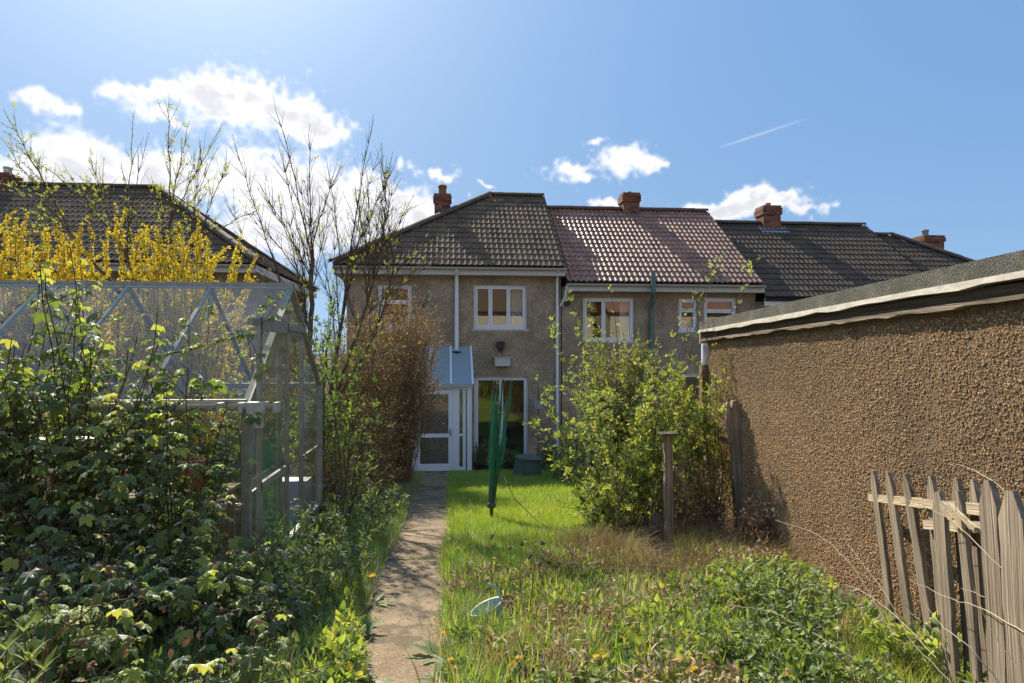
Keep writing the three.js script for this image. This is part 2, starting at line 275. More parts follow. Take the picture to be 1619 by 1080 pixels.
// ---------------------------------------------------------------- ground and path
{
  const axis = (near, step, lo, hi, far) => { const a = []; for (let x = lo; x <= hi + 1e-6; x += step) a.push(x); for (let k = 1; k <= 12; k++) { const d = near * Math.pow(far / near, k / 12); a.push(hi + d); a.unshift(lo - d); } return a; };
  const xs = axis(1, 0.16, -7, 6, 900), zs = axis(1, 0.16, -19, 2.2, 900), p = [], u = [], idx = [];
  for (const z of zs) for (const x of xs) { p.push(x, groundY(x, z), z); u.push(x, z); }
  for (let j = 0; j < zs.length - 1; j++) for (let i = 0; i < xs.length - 1; i++) { const a = j * xs.length + i, b = a + xs.length; idx.push(a, b, a + 1, b, b + 1, a + 1); }
  const g = new THREE.BufferGeometry(); g.setAttribute('position', new THREE.Float32BufferAttribute(p, 3)); g.setAttribute('uv', new THREE.Float32BufferAttribute(u, 2)); g.setIndex(idx); g.computeVertexNormals();
  structure('ground', g, M.soil);
}
const PATH_L = -0.60, PATH_R = 0.02;
{
  const path = new THREE.Group(); path.name = 'garden_path'; path.userData.kind = 'structure'; path.userData.label = 'long concrete path running down to the white door'; scene.add(path);
  const joints = [-1.2, -3.25, -6.2, -9.95, -13.1, -14.7, -16.2, -16.98], r = rng(3);
  for (let k = 0; k < joints.length - 1; k++) {
    const b = new MB(), z0 = joints[k] - 0.012, z1 = joints[k + 1] + 0.012, n = 10, l = PATH_L - r() * 0.03, q = PATH_R + r() * 0.02, dy = (r() - 0.5) * 0.02;
    const jit = []; for (let i = 0; i <= n; i++) jit.push([(r() - 0.5) * 0.05, (r() - 0.5) * 0.045]);
    for (let i = 0; i < n; i++) {
      const a = lerp(z0, z1, i / n), c = lerp(z0, z1, (i + 1) / n), ya = slopeY(a) + 0.035 + dy, yc = slopeY(c) + 0.035 + dy, k0 = b.p.length / 3;
      const A = V(l + jit[i][0], ya, a), B = V(q + jit[i][1], ya, a), Cc = V(q + jit[i + 1][1], yc, c), D = V(l + jit[i + 1][0], yc, c);
      b.quad(A, B, Cc, D);
      for (let w = 0; w < 4; w++) { const at = (k0 + w) * 2, pt = [A, B, Cc, D][w]; b.u[at] = pt.x + k * 0.61; b.u[at + 1] = pt.z; }
      b.quad(V(A.x, A.y - 0.1, A.z), A, D, V(D.x, D.y - 0.1, D.z)); b.quad(B, V(B.x, B.y - 0.1, B.z), V(Cc.x, Cc.y - 0.1, Cc.z), Cc);
    }
    const ya = slopeY(z0) + 0.035 + dy, yc = slopeY(z1) + 0.035 + dy;
    b.quad(V(l, ya - 0.1, z0), V(q, ya - 0.1, z0), V(q, ya, z0), V(l, ya, z0)); b.quad(V(q, yc - 0.1, z1), V(l, yc - 0.1, z1), V(l, yc, z1), V(q, yc, z1));
    b.build('slab', M.concrete, path);
  }
}

// ---------------------------------------------------------------- roofs, windows, chimneys
const roll = (u) => { const f = ((u % 0.15) + 0.15) % 0.15; return f < 0.062 ? 0.026 * Math.sin(f / 0.062 * Math.PI) : 0; };
const wave = (u) => 0.021 * (1 + Math.sin(u / 0.15 * Math.PI * 2));
// O: eave point at u = 0; U along the eave; S up the slope; uL, uR: edges of the slope at v
function roofTiles(O, U, S, L, uL, uR, gauge, profile, seed, cols) {
  const b = new MB(), N = V().crossVectors(U, S).normalize(), r = rng(seed), seg = 12, nc = Math.ceil(L / gauge - 0.05);
  if (N.y < 0) N.negate();
  for (let k = 0; k < nc; k++) {
    const v0 = k * gauge, v1 = Math.min(v0 + gauge + 0.03, L), l = uL(v0), q = uR(v0), off = k % 2 ? 0 : 0;
    for (let j = Math.floor(l / 0.3); j * 0.3 < q; j++) {
      const u0 = j * 0.3 + off; if (u0 + 0.3 < l || u0 > q) continue;
      const lift = 0.034 + r() * 0.008, tilt = (r() - 0.5) * 0.006, dv = (r() - 0.5) * 0.012, c = cols[Math.floor(r() * cols.length)], t = 0.8 + r() * 0.4; b.tint = [c[0] * t, c[1] * t, c[2] * t];
      const at = (u, v, h) => O.clone().addScaledVector(U, u).addScaledVector(S, v).addScaledVector(N, h);
      let last = null;
      for (let s = 0; s <= seg; s++) {
        const raw = u0 + s / seg * 0.298, ua = clamp(raw, uL(v0), uR(v0)), ub = clamp(raw, uL(v1), uR(v1)), h = profile(raw), dh = (profile(raw + 0.004) - profile(raw - 0.004)) / 0.008;
        const n = N.clone().addScaledVector(U, -dh).addScaledVector(S, -0.03).normalize(), front = S.clone().negate(), tl = tilt * (s / seg - 0.5);
        const i0 = b.v(at(ua, v0 + dv, h + lift + tl), n, ua, v0 + k * 0.37); b.v(at(ub, v1, h + 0.006), n, ub, v1 + k * 0.37);
        b.v(at(ua, v0 + dv, h + lift + tl), front, ua, v0); b.v(at(ua, v0 + dv, h + lift + tl - 0.03), front, ua, v0 - 0.03);
        if (last !== null) { b.i.push(last, i0, i0 + 1, last, i0 + 1, last + 1, last + 3, i0 + 3, i0 + 2, last + 3, i0 + 2, last + 2); }
        last = i0;
      }
    }
  }
  b.tint = null; return b.geo();
}
const RIDGE = (() => { const b = new MB(), n = 8; for (let k = 0; k < n; k++) { const a = Math.PI * (k / n), c = Math.PI * ((k + 1) / n), q = (t, y, e) => V(Math.cos(t) * 0.15 * e, Math.sin(t) * 0.11 * e, y); b.quad(q(a, 0.22, 1), q(c, 0.22, 1), q(c, -0.235, 0.95), q(a, -0.235, 0.95)); b.quad(q(c, 0.22, 1), q(a, 0.22, 1), q(a, 0.22, 0.84), q(c, 0.22, 0.84)); } return b.geo(); })();
function ridgeLine(g, a, b, mat, name = 'ridge_tile', seed = 1) {
  const n = Math.max(1, Math.round(a.distanceTo(b) / 0.45)), r = rng(seed), d = V().subVectors(b, a).normalize(), x = V().crossVectors(V(0, 1, 0), d).normalize(), y = V().crossVectors(d, x), q = new THREE.Quaternion().setFromRotationMatrix(new THREE.Matrix4().makeBasis(x, y, d));
  for (let k = 0; k < n; k++) { const m = part(name, RIDGE, mat, g); m.position.lerpVectors(a, b, (k + 0.5) / n); m.quaternion.copy(q); m.rotateY((r() - 0.5) * 0.03); m.position.y += (name === 'hip_tile' ? 0.035 : 0.012) + (r() - 0.5) * 0.008; m.scale.z = a.distanceTo(b) / n / 0.45; }
}
function brickStack(g, name, x0, x1, y0, y1, z0, z1, seed, corbel = 2) {
  const b = new MB(), core = new MB(), r = rng(seed), H = 0.075, n = Math.max(1, Math.round((y1 - y0) / H));
  core.box(x0 + 0.006, x1 - 0.006, y0, y1 - 0.01, z0 + 0.006, z1 - 0.006);
  for (let k = 0; k < n; k++) {
    const e = k >= n - corbel - 1 && k < n - 1 ? 0.04 : k === n - 1 ? 0.015 : 0, a = x0 - e, c = x1 + e, f = z0 - e, h = z1 + e, y = y0 + k * H;
    const run = (len, odd) => { const cuts = [0]; let t = odd ? 0.1125 : 0.225; while (t < len - 0.05) { cuts.push(t); t += 0.225; } cuts.push(len); return cuts; };
    const col = () => { const t = 0.7 + r() * 0.6, o = r(); b.tint = o < 0.15 ? [0.12 * t, 0.07 * t, 0.05 * t] : [0.33 * t, 0.13 * t, 0.075 * t]; };
    for (const [len, put] of [[c - a, (s, t) => b.box(a + s + 0.005, a + t - 0.005, y, y + 0.065, h - 0.05, h)], [c - a, (s, t) => b.box(a + s + 0.005, a + t - 0.005, y, y + 0.065, f, f + 0.05)], [h - f - 0.11, (s, t) => b.box(a, a + 0.05, y, y + 0.065, f + 0.055 + s, f + 0.055 + t - 0.008)], [h - f - 0.11, (s, t) => b.box(c - 0.05, c, y, y + 0.065, f + 0.055 + s, f + 0.055 + t - 0.008)]]) {
      const cuts = run(len, k % 2); for (let i = 0; i < cuts.length - 1; i++) { col(); put(cuts[i], cuts[i + 1]); }
    }
  }
  b.tint = null;
  const m = b.build(name, M.brick, g); core.build('mortar_core', M.brickMortar, m); return m;
}
function pot(parent, x, y, z, h, r, mat = M.clay) { const p = part('chimney_pot', lathe([[r * 0.98, 0], [r * 0.9, h * 0.75], [r * 1.08, h * 0.78], [r * 1.08, h * 0.9], [r * 0.95, h], [r * 0.75, h], [r * 0.7, 0]], 16), mat, parent); p.position.set(x, y, z); return p; }
function windowAt(g, x0, x1, y0, y1, z, lights, { sill = true, casement = true, name = 'window' } = {}) {
  const w = new THREE.Group(); w.name = name; g.add(w);
  const f = new MB(), e = 0.055, zf = z - 0.03, zb = z - 0.10;
  f.box(x0, x1, y1 - e, y1, zb, zf).box(x0, x1, y0, y0 + e, zb, zf).box(x0, x0 + e, y0 + e, y1 - e, zb, zf).box(x1 - e, x1, y0 + e, y1 - e, zb, zf);
  for (const [a, b, c, d] of lights) {          // shares of the width and height
    const xa = lerp(x0 + e, x1 - e, a), xb = lerp(x0 + e, x1 - e, b), ya = lerp(y0 + e, y1 - e, c), yb = lerp(y0 + e, y1 - e, d), k = casement ? 0.05 : 0.028;
    const q = new MB(), zq = zf + 0.012, zr = zb + 0.01;
    q.box(xa + 0.004, xb - 0.004, yb - k, yb - 0.004, zr, zq).box(xa + 0.004, xb - 0.004, ya + 0.004, ya + k, zr, zq).box(xa + 0.004, xa + k, ya + k, yb - k, zr, zq).box(xb - k, xb - 0.004, ya + k, yb - k, zr, zq);
    q.build('casement', M.upvc, w);
    new MB().quad(V(xa + k - 0.005, ya + k - 0.005, z - 0.06), V(xb - k + 0.005, ya + k - 0.005, z - 0.06), V(xb - k + 0.005, yb - k + 0.005, z - 0.06), V(xa + k - 0.005, yb - k + 0.005, z - 0.06)).build('pane', M.pane, w);
  }
  f.build('frame', M.upvc, w);
  if (sill) new MB().box(x0 - 0.05, x1 + 0.05, y0 - 0.045, y0 - 0.003, z - 0.05, z + 0.055).build('sill', M.fascia, w);
  return w;
}
function wallWithHoles(g, x0, x1, y0, y1, z, holes, mat, name = 'front_wall') {
  const s = new THREE.Shape([[x0, y0], [x1, y0], [x1, y1], [x0, y1]].map(([x, y]) => new THREE.Vector2(x, y)));
  for (const [a, b, c, d] of holes) s.holes.push(new THREE.Path([[a, c], [a, d], [b, d], [b, c]].map(([x, y]) => new THREE.Vector2(x, y))));
  const e = new THREE.ExtrudeGeometry(s, { depth: 0.28, bevelEnabled: false }); e.translate(0, 0, z - 0.28); return part(name, e, mat, g);
}
const ZW = -18.35, GROUND_H = -1.36, RUN = 4.05, RISE = 2.8, ZE = ZW + 0.35, ZR = ZE - RUN;
const SLOPE_L = Math.hypot(RUN, RISE), UP_FRONT = V(0, RISE, -RUN).normalize();
function houseShell(g, x0, x1, eave, holes, rooms) {
  wallWithHoles(g, x0, x1, GROUND_H - 0.2, eave - 0.1, ZW, holes, M.render);
  const b = new MB(), y = eave - 0.1, zb = ZR - RUN + 0.35;
  b.box(x0, x0 + 0.2, GROUND_H - 0.2, y, zb, ZW - 0.281); b.box(x1 - 0.2, x1, GROUND_H - 0.2, y, zb, ZW - 0.281); b.box(x0 + 0.2, x1 - 0.2, GROUND_H - 0.2, y, zb, zb + 0.2);
  b.build('outer_wall', M.render, g);
  const i = new MB(); i.box(x0 + 0.2, x1 - 0.2, GROUND_H + 1.30 + 1.2, GROUND_H + 2.75, zb + 0.2, ZW - 0.29); i.box(x0 + 0.2, x1 - 0.2, y - 0.12, y, zb + 0.2, ZW - 0.29); i.box(x0 + 0.2, x1 - 0.2, GROUND_H - 0.2, GROUND_H, zb + 0.2, ZW - 0.29); i.box(x0 + 0.2, x1 - 0.2, GROUND_H, y, ZW - 4.2, ZW - 4.05);
  i.build('room_surfaces', M.room, g);
}
function eaves(g, x0, x1, eave, mat = M.fascia, gutMat = M.gutterGrey) {
  const b = new MB(); b.box(x0, x1, eave - 0.24, eave - 0.045, ZE - 0.03, ZE - 0.005); b.box(x0, x1, eave - 0.24, eave - 0.225, ZW + 0.001, ZE - 0.03); b.build('fascia_board', mat, g);
  const q = new MB(), n = 8; for (let k = 0; k < n; k++) { const a = Math.PI + Math.PI * k / n, c = Math.PI + Math.PI * (k + 1) / n, m = (t, r) => [0.062 + Math.cos(t) * r, eave - 0.055 + Math.sin(t) * r]; const [z1, y1] = m(a, 0.058), [z2, y2] = m(c, 0.058), z = ZE - 0.003; q.quad(V(x0, y2, z + z2), V(x0, y1, z + z1), V(x1, y1, z + z1), V(x1, y2, z + z2)); q.quad(V(x0, y1 + 0.004, z + z1), V(x0, y2 + 0.004, z + z2), V(x1, y2 + 0.004, z + z2), V(x1, y1 + 0.004, z + z1)); }
  q.build('gutter', gutMat, g);
}
function pipe(g, pts, r, mat, name = 'downpipe') { const b = new MB(); b.tube(pts, r, r, 10); return b.build(name, mat, g); }
const BROWN = [[1, 1, 1], [0.9, 0.92, 0.9], [1.12, 1.06, 0.98], [0.82, 0.8, 0.78]], RED = [[1, 1, 1], [0.92, 0.9, 0.92], [1.08, 1.02, 1]], ONE = [1, 1, 1];
function plainSlope(g, q, mat, name = 'back_slope') { const b = new MB(); b.tint = ONE; b.quad(...q); return b.build(name, mat, g); }
function underRoof(g, q) { return new MB().quad(...q).build('roof_underlay', M.underlay, g); }
function gableEnd(g, x, eave, t) { const s = new THREE.Shape([[-ZE - 0.02, 0], [-ZE - 0.02, 0.02], [-ZR, RISE - 0.02], [-ZR + RUN, 0]].map(([a, b]) => new THREE.Vector2(a, b + eave - 0.12))); const e = new THREE.ExtrudeGeometry(s, { depth: t, bevelEnabled: false }); e.rotateY(Math.PI / 2); e.translate(x, 0, 0); return part('gable_wall', e, M.render, g); }

// rectangle of photo pixels on the house front -> [x0, x1, y0, y1]
const onWall = (px0, px1, py0, py1, z = ZW) => { const a = PZ(px0, py1, z), b = PZ(px1, py0, z); return [a.x, b.x, a.y, b.y]; };
const X1L = -2.65, X12 = 3.07, X23 = 8.57, X34 = 14.1, X4R = 18.9;

// ---- the end house with the hipped brown roof
{
  const g = thing('terrace_house', 'pebbledashed end house with hipped brown roof, white upstairs window and glazed porch', 'house', null, 0, 'terraced houses');
  const E = 3.93, w1 = onWall(749, 833, 451, 520), w2 = onWall(597, 651, 450, 520), d1 = onWall(750, 835, 595, 752); d1[2] = GROUND_H + 0.05;
  houseShell(g, X1L, X12, E, [w1, w2, d1]);
  windowAt(g, ...w1, ZW - 0.05, [[0, 0.30, 0, 1], [0.30, 0.67, 0, 1], [0.67, 1, 0, 1]]);
  windowAt(g, ...w2, ZW - 0.05, [[0, 1, 0.62, 1], [0, 1, 0, 0.62]]);
  windowAt(g, ...d1, ZW - 0.05, [[0, 0.5, 0, 1], [0.5, 1, 0, 1]], { sill: false, name: 'patio_door' });
  const c = new MB(); for (let k = 0; k < 6; k++) { const x = w1[1] - 0.06 - k * 0.055; c.quad(V(x - 0.05, w1[2], ZW - 0.34), V(x, w1[2], ZW - 0.30 - (k % 2) * 0.03), V(x, w1[3], ZW - 0.30 - (k % 2) * 0.03), V(x - 0.05, w1[3], ZW - 0.34)); } c.build('curtain', M.curtain, g);
  // hipped roof
  const xl = X1L - 0.32, xr = X12 + 0.06, hx = xl + 4.33, R = E + RISE;
  part('roof_tiles', roofTiles(V(0, E, ZE), V(1, 0, 0), UP_FRONT, SLOPE_L, (v) => lerp(xl, hx, v / SLOPE_L), () => xr, 0.335, roll, 11, BROWN), M.tileBrown, g, 'stuff');
  underRoof(g, [V(xl + 0.02, E - 0.03, ZE), V(xr - 0.01, E - 0.03, ZE), V(xr - 0.01, R - 0.03, ZR), V(hx, R - 0.03, ZR)]);
  plainSlope(g, [V(xr, E, ZR - RUN), V(xl, E, ZR - RUN), V(hx, R, ZR), V(xr, R, ZR)], M.tileBrown);
  { const b = new MB(); b.tint = ONE; b.tri(V(xl, E, ZR - RUN), V(xl, E, ZE), V(hx, R, ZR)); b.build('hip_slope', M.tileBrown, g); }
  ridgeLine(g, V(hx, R + 0.0, ZR), V(xr, R + 0.0, ZR), M.ridgeBrown, 'ridge_tile', 5);
  ridgeLine(g, V(xl, E + 0.02, ZE), V(hx, R, ZR), M.ridgeBrown, 'hip_tile', 6);
  gableEnd(g, X12 - 0.1, E, 0.12);
  eaves(g, xl + 0.02, xr, E);
  { const b = new MB(); b.box(xl + 0.02, xl + 0.045, E - 0.24, E - 0.045, ZR - RUN, ZE - 0.031); b.box(xl + 0.045, X1L - 0.001, E - 0.24, E - 0.225, ZR - RUN, ZW); b.build('side_fascia', M.fascia, g); }
  const s = brickStack(g, 'chimney', -0.40, 0.09, 5.2, 6.52, -21.55, -21.08, 31, 2); pot(s, -0.155, 6.50, -21.31, 0.34, 0.13);
  const pd = PZ(722, 440, ZW + 0.09);
  pipe(g, [V(pd.x, E - 0.11, ZE + 0.05), V(pd.x, E - 0.2, ZE - 0.02), V(pd.x, E - 0.30, ZW + 0.09), V(pd.x, PZ(722, 553, ZW + 0.09).y, ZW + 0.09)], 0.055, M.upvc);
  const pe = PZ(881, 440, ZW + 0.07);
  pipe(g, [V(pe.x, E - 0.1, ZE + 0.05), V(pe.x, E - 0.28, ZW + 0.07), V(pe.x, GROUND_H, ZW + 0.07)], 0.04, M.upvc);
  const fl = onWall(785, 797, 540, 553), lamp = new MB(); lamp.box(fl[0], fl[1], fl[2] + 0.03, fl[3], ZW + 0.05, ZW + 0.16, null); lamp.bar(V((fl[0] + fl[1]) / 2, fl[3] - 0.05, ZW), V((fl[0] + fl[1]) / 2, fl[3] - 0.05, ZW + 0.08), 0.04, 0.04); lamp.box(fl[0] + 0.05, fl[1] - 0.05, fl[2] - 0.04, fl[2] + 0.03, ZW + 0.001, ZW + 0.06); lamp.build('security_lamp', M.black, g);
  const bx = onWall(782, 806, 566, 579), box = new MB(); box.box(bx[0], bx[1], bx[2], bx[3], ZW + 0.001, ZW + 0.12); box.box(bx[0] - 0.02, bx[1] + 0.02, bx[3], bx[3] + 0.02, ZW + 0.001, ZW + 0.14); box.build('wall_box', M.fascia, g);
  pipe(g, [V((bx[0] + bx[1]) / 2, bx[3] + 0.02, ZW + 0.02), V((bx[0] + bx[1]) / 2, fl[2], ZW + 0.02)], 0.008, M.black, 'cable');
  settle(g, V((X1L + X12) / 2, GROUND_H, ZW));
}
// ---- red-roofed middle house
{
  const g = thing('terrace_house', 'pebbledashed middle house with glossy red pantile roof and green vent pipe', 'house', null, 0, 'terraced houses');
  const E = 3.53, R = E + RISE, w1 = onWall(922, 1003, 471, 540), w2 = onWall(1073, 1103, 472, 524), w3 = onWall(1113, 1165, 471, 524), w4 = onWall(925, 1010, 600, 690), w5 = onWall(1062, 1120, 590, 735);
  houseShell(g, X12 + 0.03, X23, E, [w1, w2, w3, w4, w5]);
  windowAt(g, ...w1, ZW - 0.05, [[0, 0.4, 0, 1], [0.4, 1, 0, 1]]);
  windowAt(g, ...w2, ZW - 0.05, [[0, 1, 0.66, 1], [0, 1, 0, 0.66]]);
  windowAt(g, ...w3, ZW - 0.05, [[0, 1, 0.62, 1], [0, 1, 0, 0.62]]);
  windowAt(g, ...w4, ZW - 0.05, [[0, 0.5, 0, 1], [0.5, 1, 0, 1]]);
  windowAt(g, ...w5, ZW - 0.05, [[0, 1, 0, 1]], { sill: false, name: 'back_door' });
  const c = new MB(); for (let k = 0; k < 5; k++) { const x = w1[1] - 0.06 - k * 0.055; c.quad(V(x - 0.05, w1[2], ZW - 0.34), V(x, w1[2], ZW - 0.30 - (k % 2) * 0.03), V(x, w1[3], ZW - 0.30 - (k % 2) * 0.03), V(x - 0.05, w1[3], ZW - 0.34)); } c.build('curtain', M.curtain, g);
  part('roof_tiles', roofTiles(V(0, E, ZE), V(1, 0, 0), UP_FRONT, SLOPE_L, () => X12 + 0.1, () => X23 + 0.06, 0.29, wave, 12, RED), M.tileRed, g, 'stuff');
  underRoof(g, [V(X12 + 0.1, E - 0.03, ZE), V(X23 + 0.05, E - 0.03, ZE), V(X23 + 0.05, R - 0.03, ZR), V(X12 + 0.1, R - 0.03, ZR)]);
  plainSlope(g, [V(X23, E, ZR - RUN), V(X12 + 0.1, E, ZR - RUN), V(X12 + 0.1, R, ZR), V(X23, R, ZR)], M.tileRed);
  ridgeLine(g, V(X12 + 0.1, R + 0.01, ZR), V(X23 + 0.06, R + 0.01, ZR), M.ridgeRed, 'ridge_tile', 7);
  gableEnd(g, X23 - 0.1, E, 0.12);
  eaves(g, X12 + 0.1, X23 + 0.1, E);
  const s = brickStack(g, 'chimney', 5.70, 6.24, 5.75, 6.86, -22.35, -21.75, 33, 3); pot(s, 5.97, 6.83, -22.05, 0.12, 0.09, M.greyPlastic);
  new MB().box(5.58, 6.36, 5.98, 6.00, -21.745, -21.52, null).hexa([V(5.55, 5.93, -21.50), V(6.40, 5.93, -21.50), V(6.40, 6.16, -21.84), V(5.55, 6.16, -21.84), V(5.55, 5.96, -21.48), V(6.40, 5.96, -21.48), V(6.40, 6.20, -21.82), V(5.55, 6.20, -21.82)]).build('lead_flashing', M.lead, g);
  const vp = PZ(1030, 500, ZW + 0.1), vt = PZ(1033, 428, ZE + 0.16);
  pipe(g, [V(vp.x, GROUND_H, ZW + 0.1), V(vp.x, E - 0.72, ZW + 0.1), V(vp.x, E - 0.62, ZW + 0.1), V(vt.x, E - 0.3, ZE + 0.15), V(vt.x, E - 0.2, ZE + 0.16), V(vt.x, vt.y, ZE + 0.16)], 0.062, M.copper, 'vent_pipe');
  const vh = PZ(897, 480, ZW); part('wall_vent', new THREE.CylinderGeometry(0.075, 0.075, 0.03, 20).rotateX(Math.PI / 2).translate(vh.x, vh.y, ZW + 0.016), M.black, g);
  const j = PZ(890, 462, ZW + 0.1); pipe(g, [V(j.x + 0.05, E - 0.12, ZE + 0.05), V(j.x + 0.04, E - 0.4, ZE - 0.1), V(X12 - 0.02, E - 0.62, ZW + 0.07)], 0.035, M.upvc, 'branch_pipe');
  settle(g, V((X12 + X23) / 2, GROUND_H, ZW));
}
// ---- brown-roofed house behind the garage
{
  const g = thing('terrace_house', 'house with dark brown tiled roof and brick chimney rising behind the garage', 'house', null, 0, 'terraced houses');
  const E = 3.17, R = E + RISE, w1 = onWall(1250, 1340, 500, 560);
  houseShell(g, X23 + 0.03, X34, E, [w1]);
  windowAt(g, ...w1, ZW - 0.05, [[0, 0.5, 0, 1], [0.5, 1, 0, 1]]);
  part('roof_tiles', roofTiles(V(0, E, ZE), V(1, 0, 0), UP_FRONT, SLOPE_L, () => X23 + 0.1, () => X34 + 0.06, 0.335, roll, 13, BROWN), M.tileDark, g, 'stuff');
  underRoof(g, [V(X23 + 0.1, E - 0.03, ZE), V(X34 + 0.05, E - 0.03, ZE), V(X34 + 0.05, R - 0.03, ZR), V(X23 + 0.1, R - 0.03, ZR)]);
  plainSlope(g, [V(X34, E, ZR - RUN), V(X23 + 0.1, E, ZR - RUN), V(X23 + 0.1, R, ZR), V(X34, R, ZR)], M.tileDark);
  ridgeLine(g, V(X23 + 0.1, R, ZR), V(X34 + 0.06, R, ZR), M.ridgeBrown, 'ridge_tile', 8);
  gableEnd(g, X34 - 0.1, E, 0.12);
  eaves(g, X23 + 0.1, X34 + 0.06, E, M.upvc, M.black);
  const s = brickStack(g, 'chimney', 10.44, 11.04, 5.35, 6.56, -22.35, -21.75, 35, 3); pot(s, 10.74, 6.54, -22.05, 0.14, 0.09, M.greyPlastic);
  new MB().hexa([V(10.28, 5.56, -21.48), V(11.2, 5.56, -21.48), V(11.2, 5.80, -21.84), V(10.28, 5.80, -21.84), V(10.28, 5.60, -21.46), V(11.2, 5.60, -21.46), V(11.2, 5.84, -21.82), V(10.28, 5.84, -21.82)]).build('lead_flashing', M.lead, g);
  const s2 = brickStack(g, 'street_chimney', 12.6, 13.3, 5.3, 6.06, -24.0, -23.5, 37, 1); pot(s2, 12.75, 6.04, -23.75, 0.26, 0.12, M.black); pot(s2, 13.12, 6.04, -23.75, 0.2, 0.13);
  settle(g, V((X23 + X34) / 2, GROUND_H, ZW));
}
// ---- far end house
{
  const g = thing('terrace_house', 'far end house whose hipped brown roof slopes away behind a brick chimney', 'house', null, 0, 'terraced houses');
  const E = 2.85, R = E + RISE, xl = X34 + 0.1, xr = X4R + 0.2, hx = 15.1;
  houseShell(g, X34 + 0.03, X4R, E, []);
  part('roof_tiles', roofTiles(V(0, E, ZE), V(1, 0, 0), UP_FRONT, SLOPE_L, () => xl, (v) => lerp(xr, hx, v / SLOPE_L), 0.335, roll, 14, BROWN), M.tileDark, g, 'stuff');
  underRoof(g, [V(xl, E - 0.03, ZE), V(xr - 0.02, E - 0.03, ZE), V(hx, R - 0.03, ZR), V(xl, R - 0.03, ZR)]);
  plainSlope(g, [V(xr, E, ZR - RUN), V(xl, E, ZR - RUN), V(xl, R, ZR), V(hx, R, ZR)], M.tileDark);
  { const b = new MB(); b.tint = ONE; b.tri(V(xr, E, ZE), V(xr, E, ZR - RUN), V(hx, R, ZR)); b.build('hip_slope', M.tileDark, g); }
  ridgeLine(g, V(xl, R, ZR), V(hx, R, ZR), M.ridgeBrown, 'ridge_tile', 9); ridgeLine(g, V(hx, R, ZR), V(xr, E, ZE), M.ridgeBrown, 'hip_tile', 10);
  eaves(g, xl, xr, E);
  const s = brickStack(g, 'chimney', 16.6, 17.35, 4.2, 5.78, -23.0, -22.4, 39, 2); pot(s, 16.85, 5.76, -22.7, 0.24, 0.12, M.greyPlastic);
  settle(g, V((X34 + X4R) / 2, GROUND_H, ZW));
}
// ---- neighbour across the side passage
{
  const g = thing('terrace_house', 'neighbouring house beyond the greenhouse with brown hipped roof and dark hip tiles', 'house', null, 0, 'terraced houses');
  const E = 3.93, R = E + RISE, xl = -16.5, xr = -4.85, hx = -8.95, wr = xr - 0.32, w1 = onWall(250, 330, 440, 520), w2 = onWall(40, 130, 440, 520);
  houseShell(g, xl + 0.3, wr, E, [w1, w2]);
  windowAt(g, ...w1, ZW - 0.05, [[0, 0.5, 0, 1], [0.5, 1, 0, 1]]); windowAt(g, ...w2, ZW - 0.05, [[0, 0.5, 0, 1], [0.5, 1, 0, 1]]);
  part('roof_tiles', roofTiles(V(0, E, ZE), V(1, 0, 0), UP_FRONT, SLOPE_L, () => xl, (v) => lerp(xr, hx, v / SLOPE_L), 0.335, roll, 15, BROWN), M.tileBrown, g, 'stuff');
  underRoof(g, [V(xl, E - 0.03, ZE), V(xr - 0.02, E - 0.03, ZE), V(hx, R - 0.03, ZR), V(xl, R - 0.03, ZR)]);
  const side = V(hx - xr, RISE, 0), sl = side.length(); side.normalize();
  part('hip_roof_tiles', roofTiles(V(xr, E, ZE), V(0, 0, -1), side, sl, (v) => RUN * v / sl, (v) => 2 * RUN - RUN * v / sl, 0.335, roll, 16, BROWN), M.tileBrown, g, 'stuff');
  { const b = new MB(); b.tri(V(xr - 0.02, E - 0.03, ZE), V(xr - 0.02, E - 0.03, ZR - RUN), V(hx, R - 0.03, ZR)); b.build('hip_underlay', M.underlay, g); }
  plainSlope(g, [V(xr, E, ZR - RUN), V(xl, E, ZR - RUN), V(xl, R, ZR), V(hx, R, ZR)], M.tileBrown);
  ridgeLine(g, V(xl, R, ZR), V(hx, R, ZR), M.ridgeBrown, 'ridge_tile', 11); ridgeLine(g, V(hx, R, ZR), V(xr, E + 0.02, ZE), M.ridgeBrown, 'hip_tile', 12); ridgeLine(g, V(hx, R, ZR), V(xr, E, ZR - RUN), M.ridgeBrown, 'hip_tile', 13);
  eaves(g, xl, xr - 0.02, E);
  { const b = new MB(); b.box(xr - 0.045, xr - 0.02, E - 0.24, E - 0.045, ZR - RUN, ZE - 0.031); b.box(wr + 0.001, xr - 0.046, E - 0.24, E - 0.225, ZR - RUN, ZW); b.build('side_fascia', M.fascia, g); }
  const s = brickStack(g, 'chimney', -13.85, -13.03, 5.9, 7.02, -22.35, -21.65, 41, 2); pot(s, -13.25, 7.0, -22.0, 0.26, 0.12, M.gutterGrey);
  new MB().hexa([V(-14.0, 6.08, -21.42), V(-12.9, 6.08, -21.42), V(-12.9, 6.32, -21.72), V(-14.0, 6.32, -21.72), V(-14.0, 6.12, -21.40), V(-12.9, 6.12, -21.40), V(-12.9, 6.36, -21.70), V(-14.0, 6.36, -21.70)]).build('lead_flashing', M.lead, g);
  const vp = P(72, 320, 20.2); pipe(g, [V(vp.x, vp.y - 0.5, vp.z), V(vp.x, vp.y + 0.12, vp.z)], 0.06, M.black, 'vent_pipe');
  settle(g, V((xl + wr) / 2, GROUND_H, ZW));
}
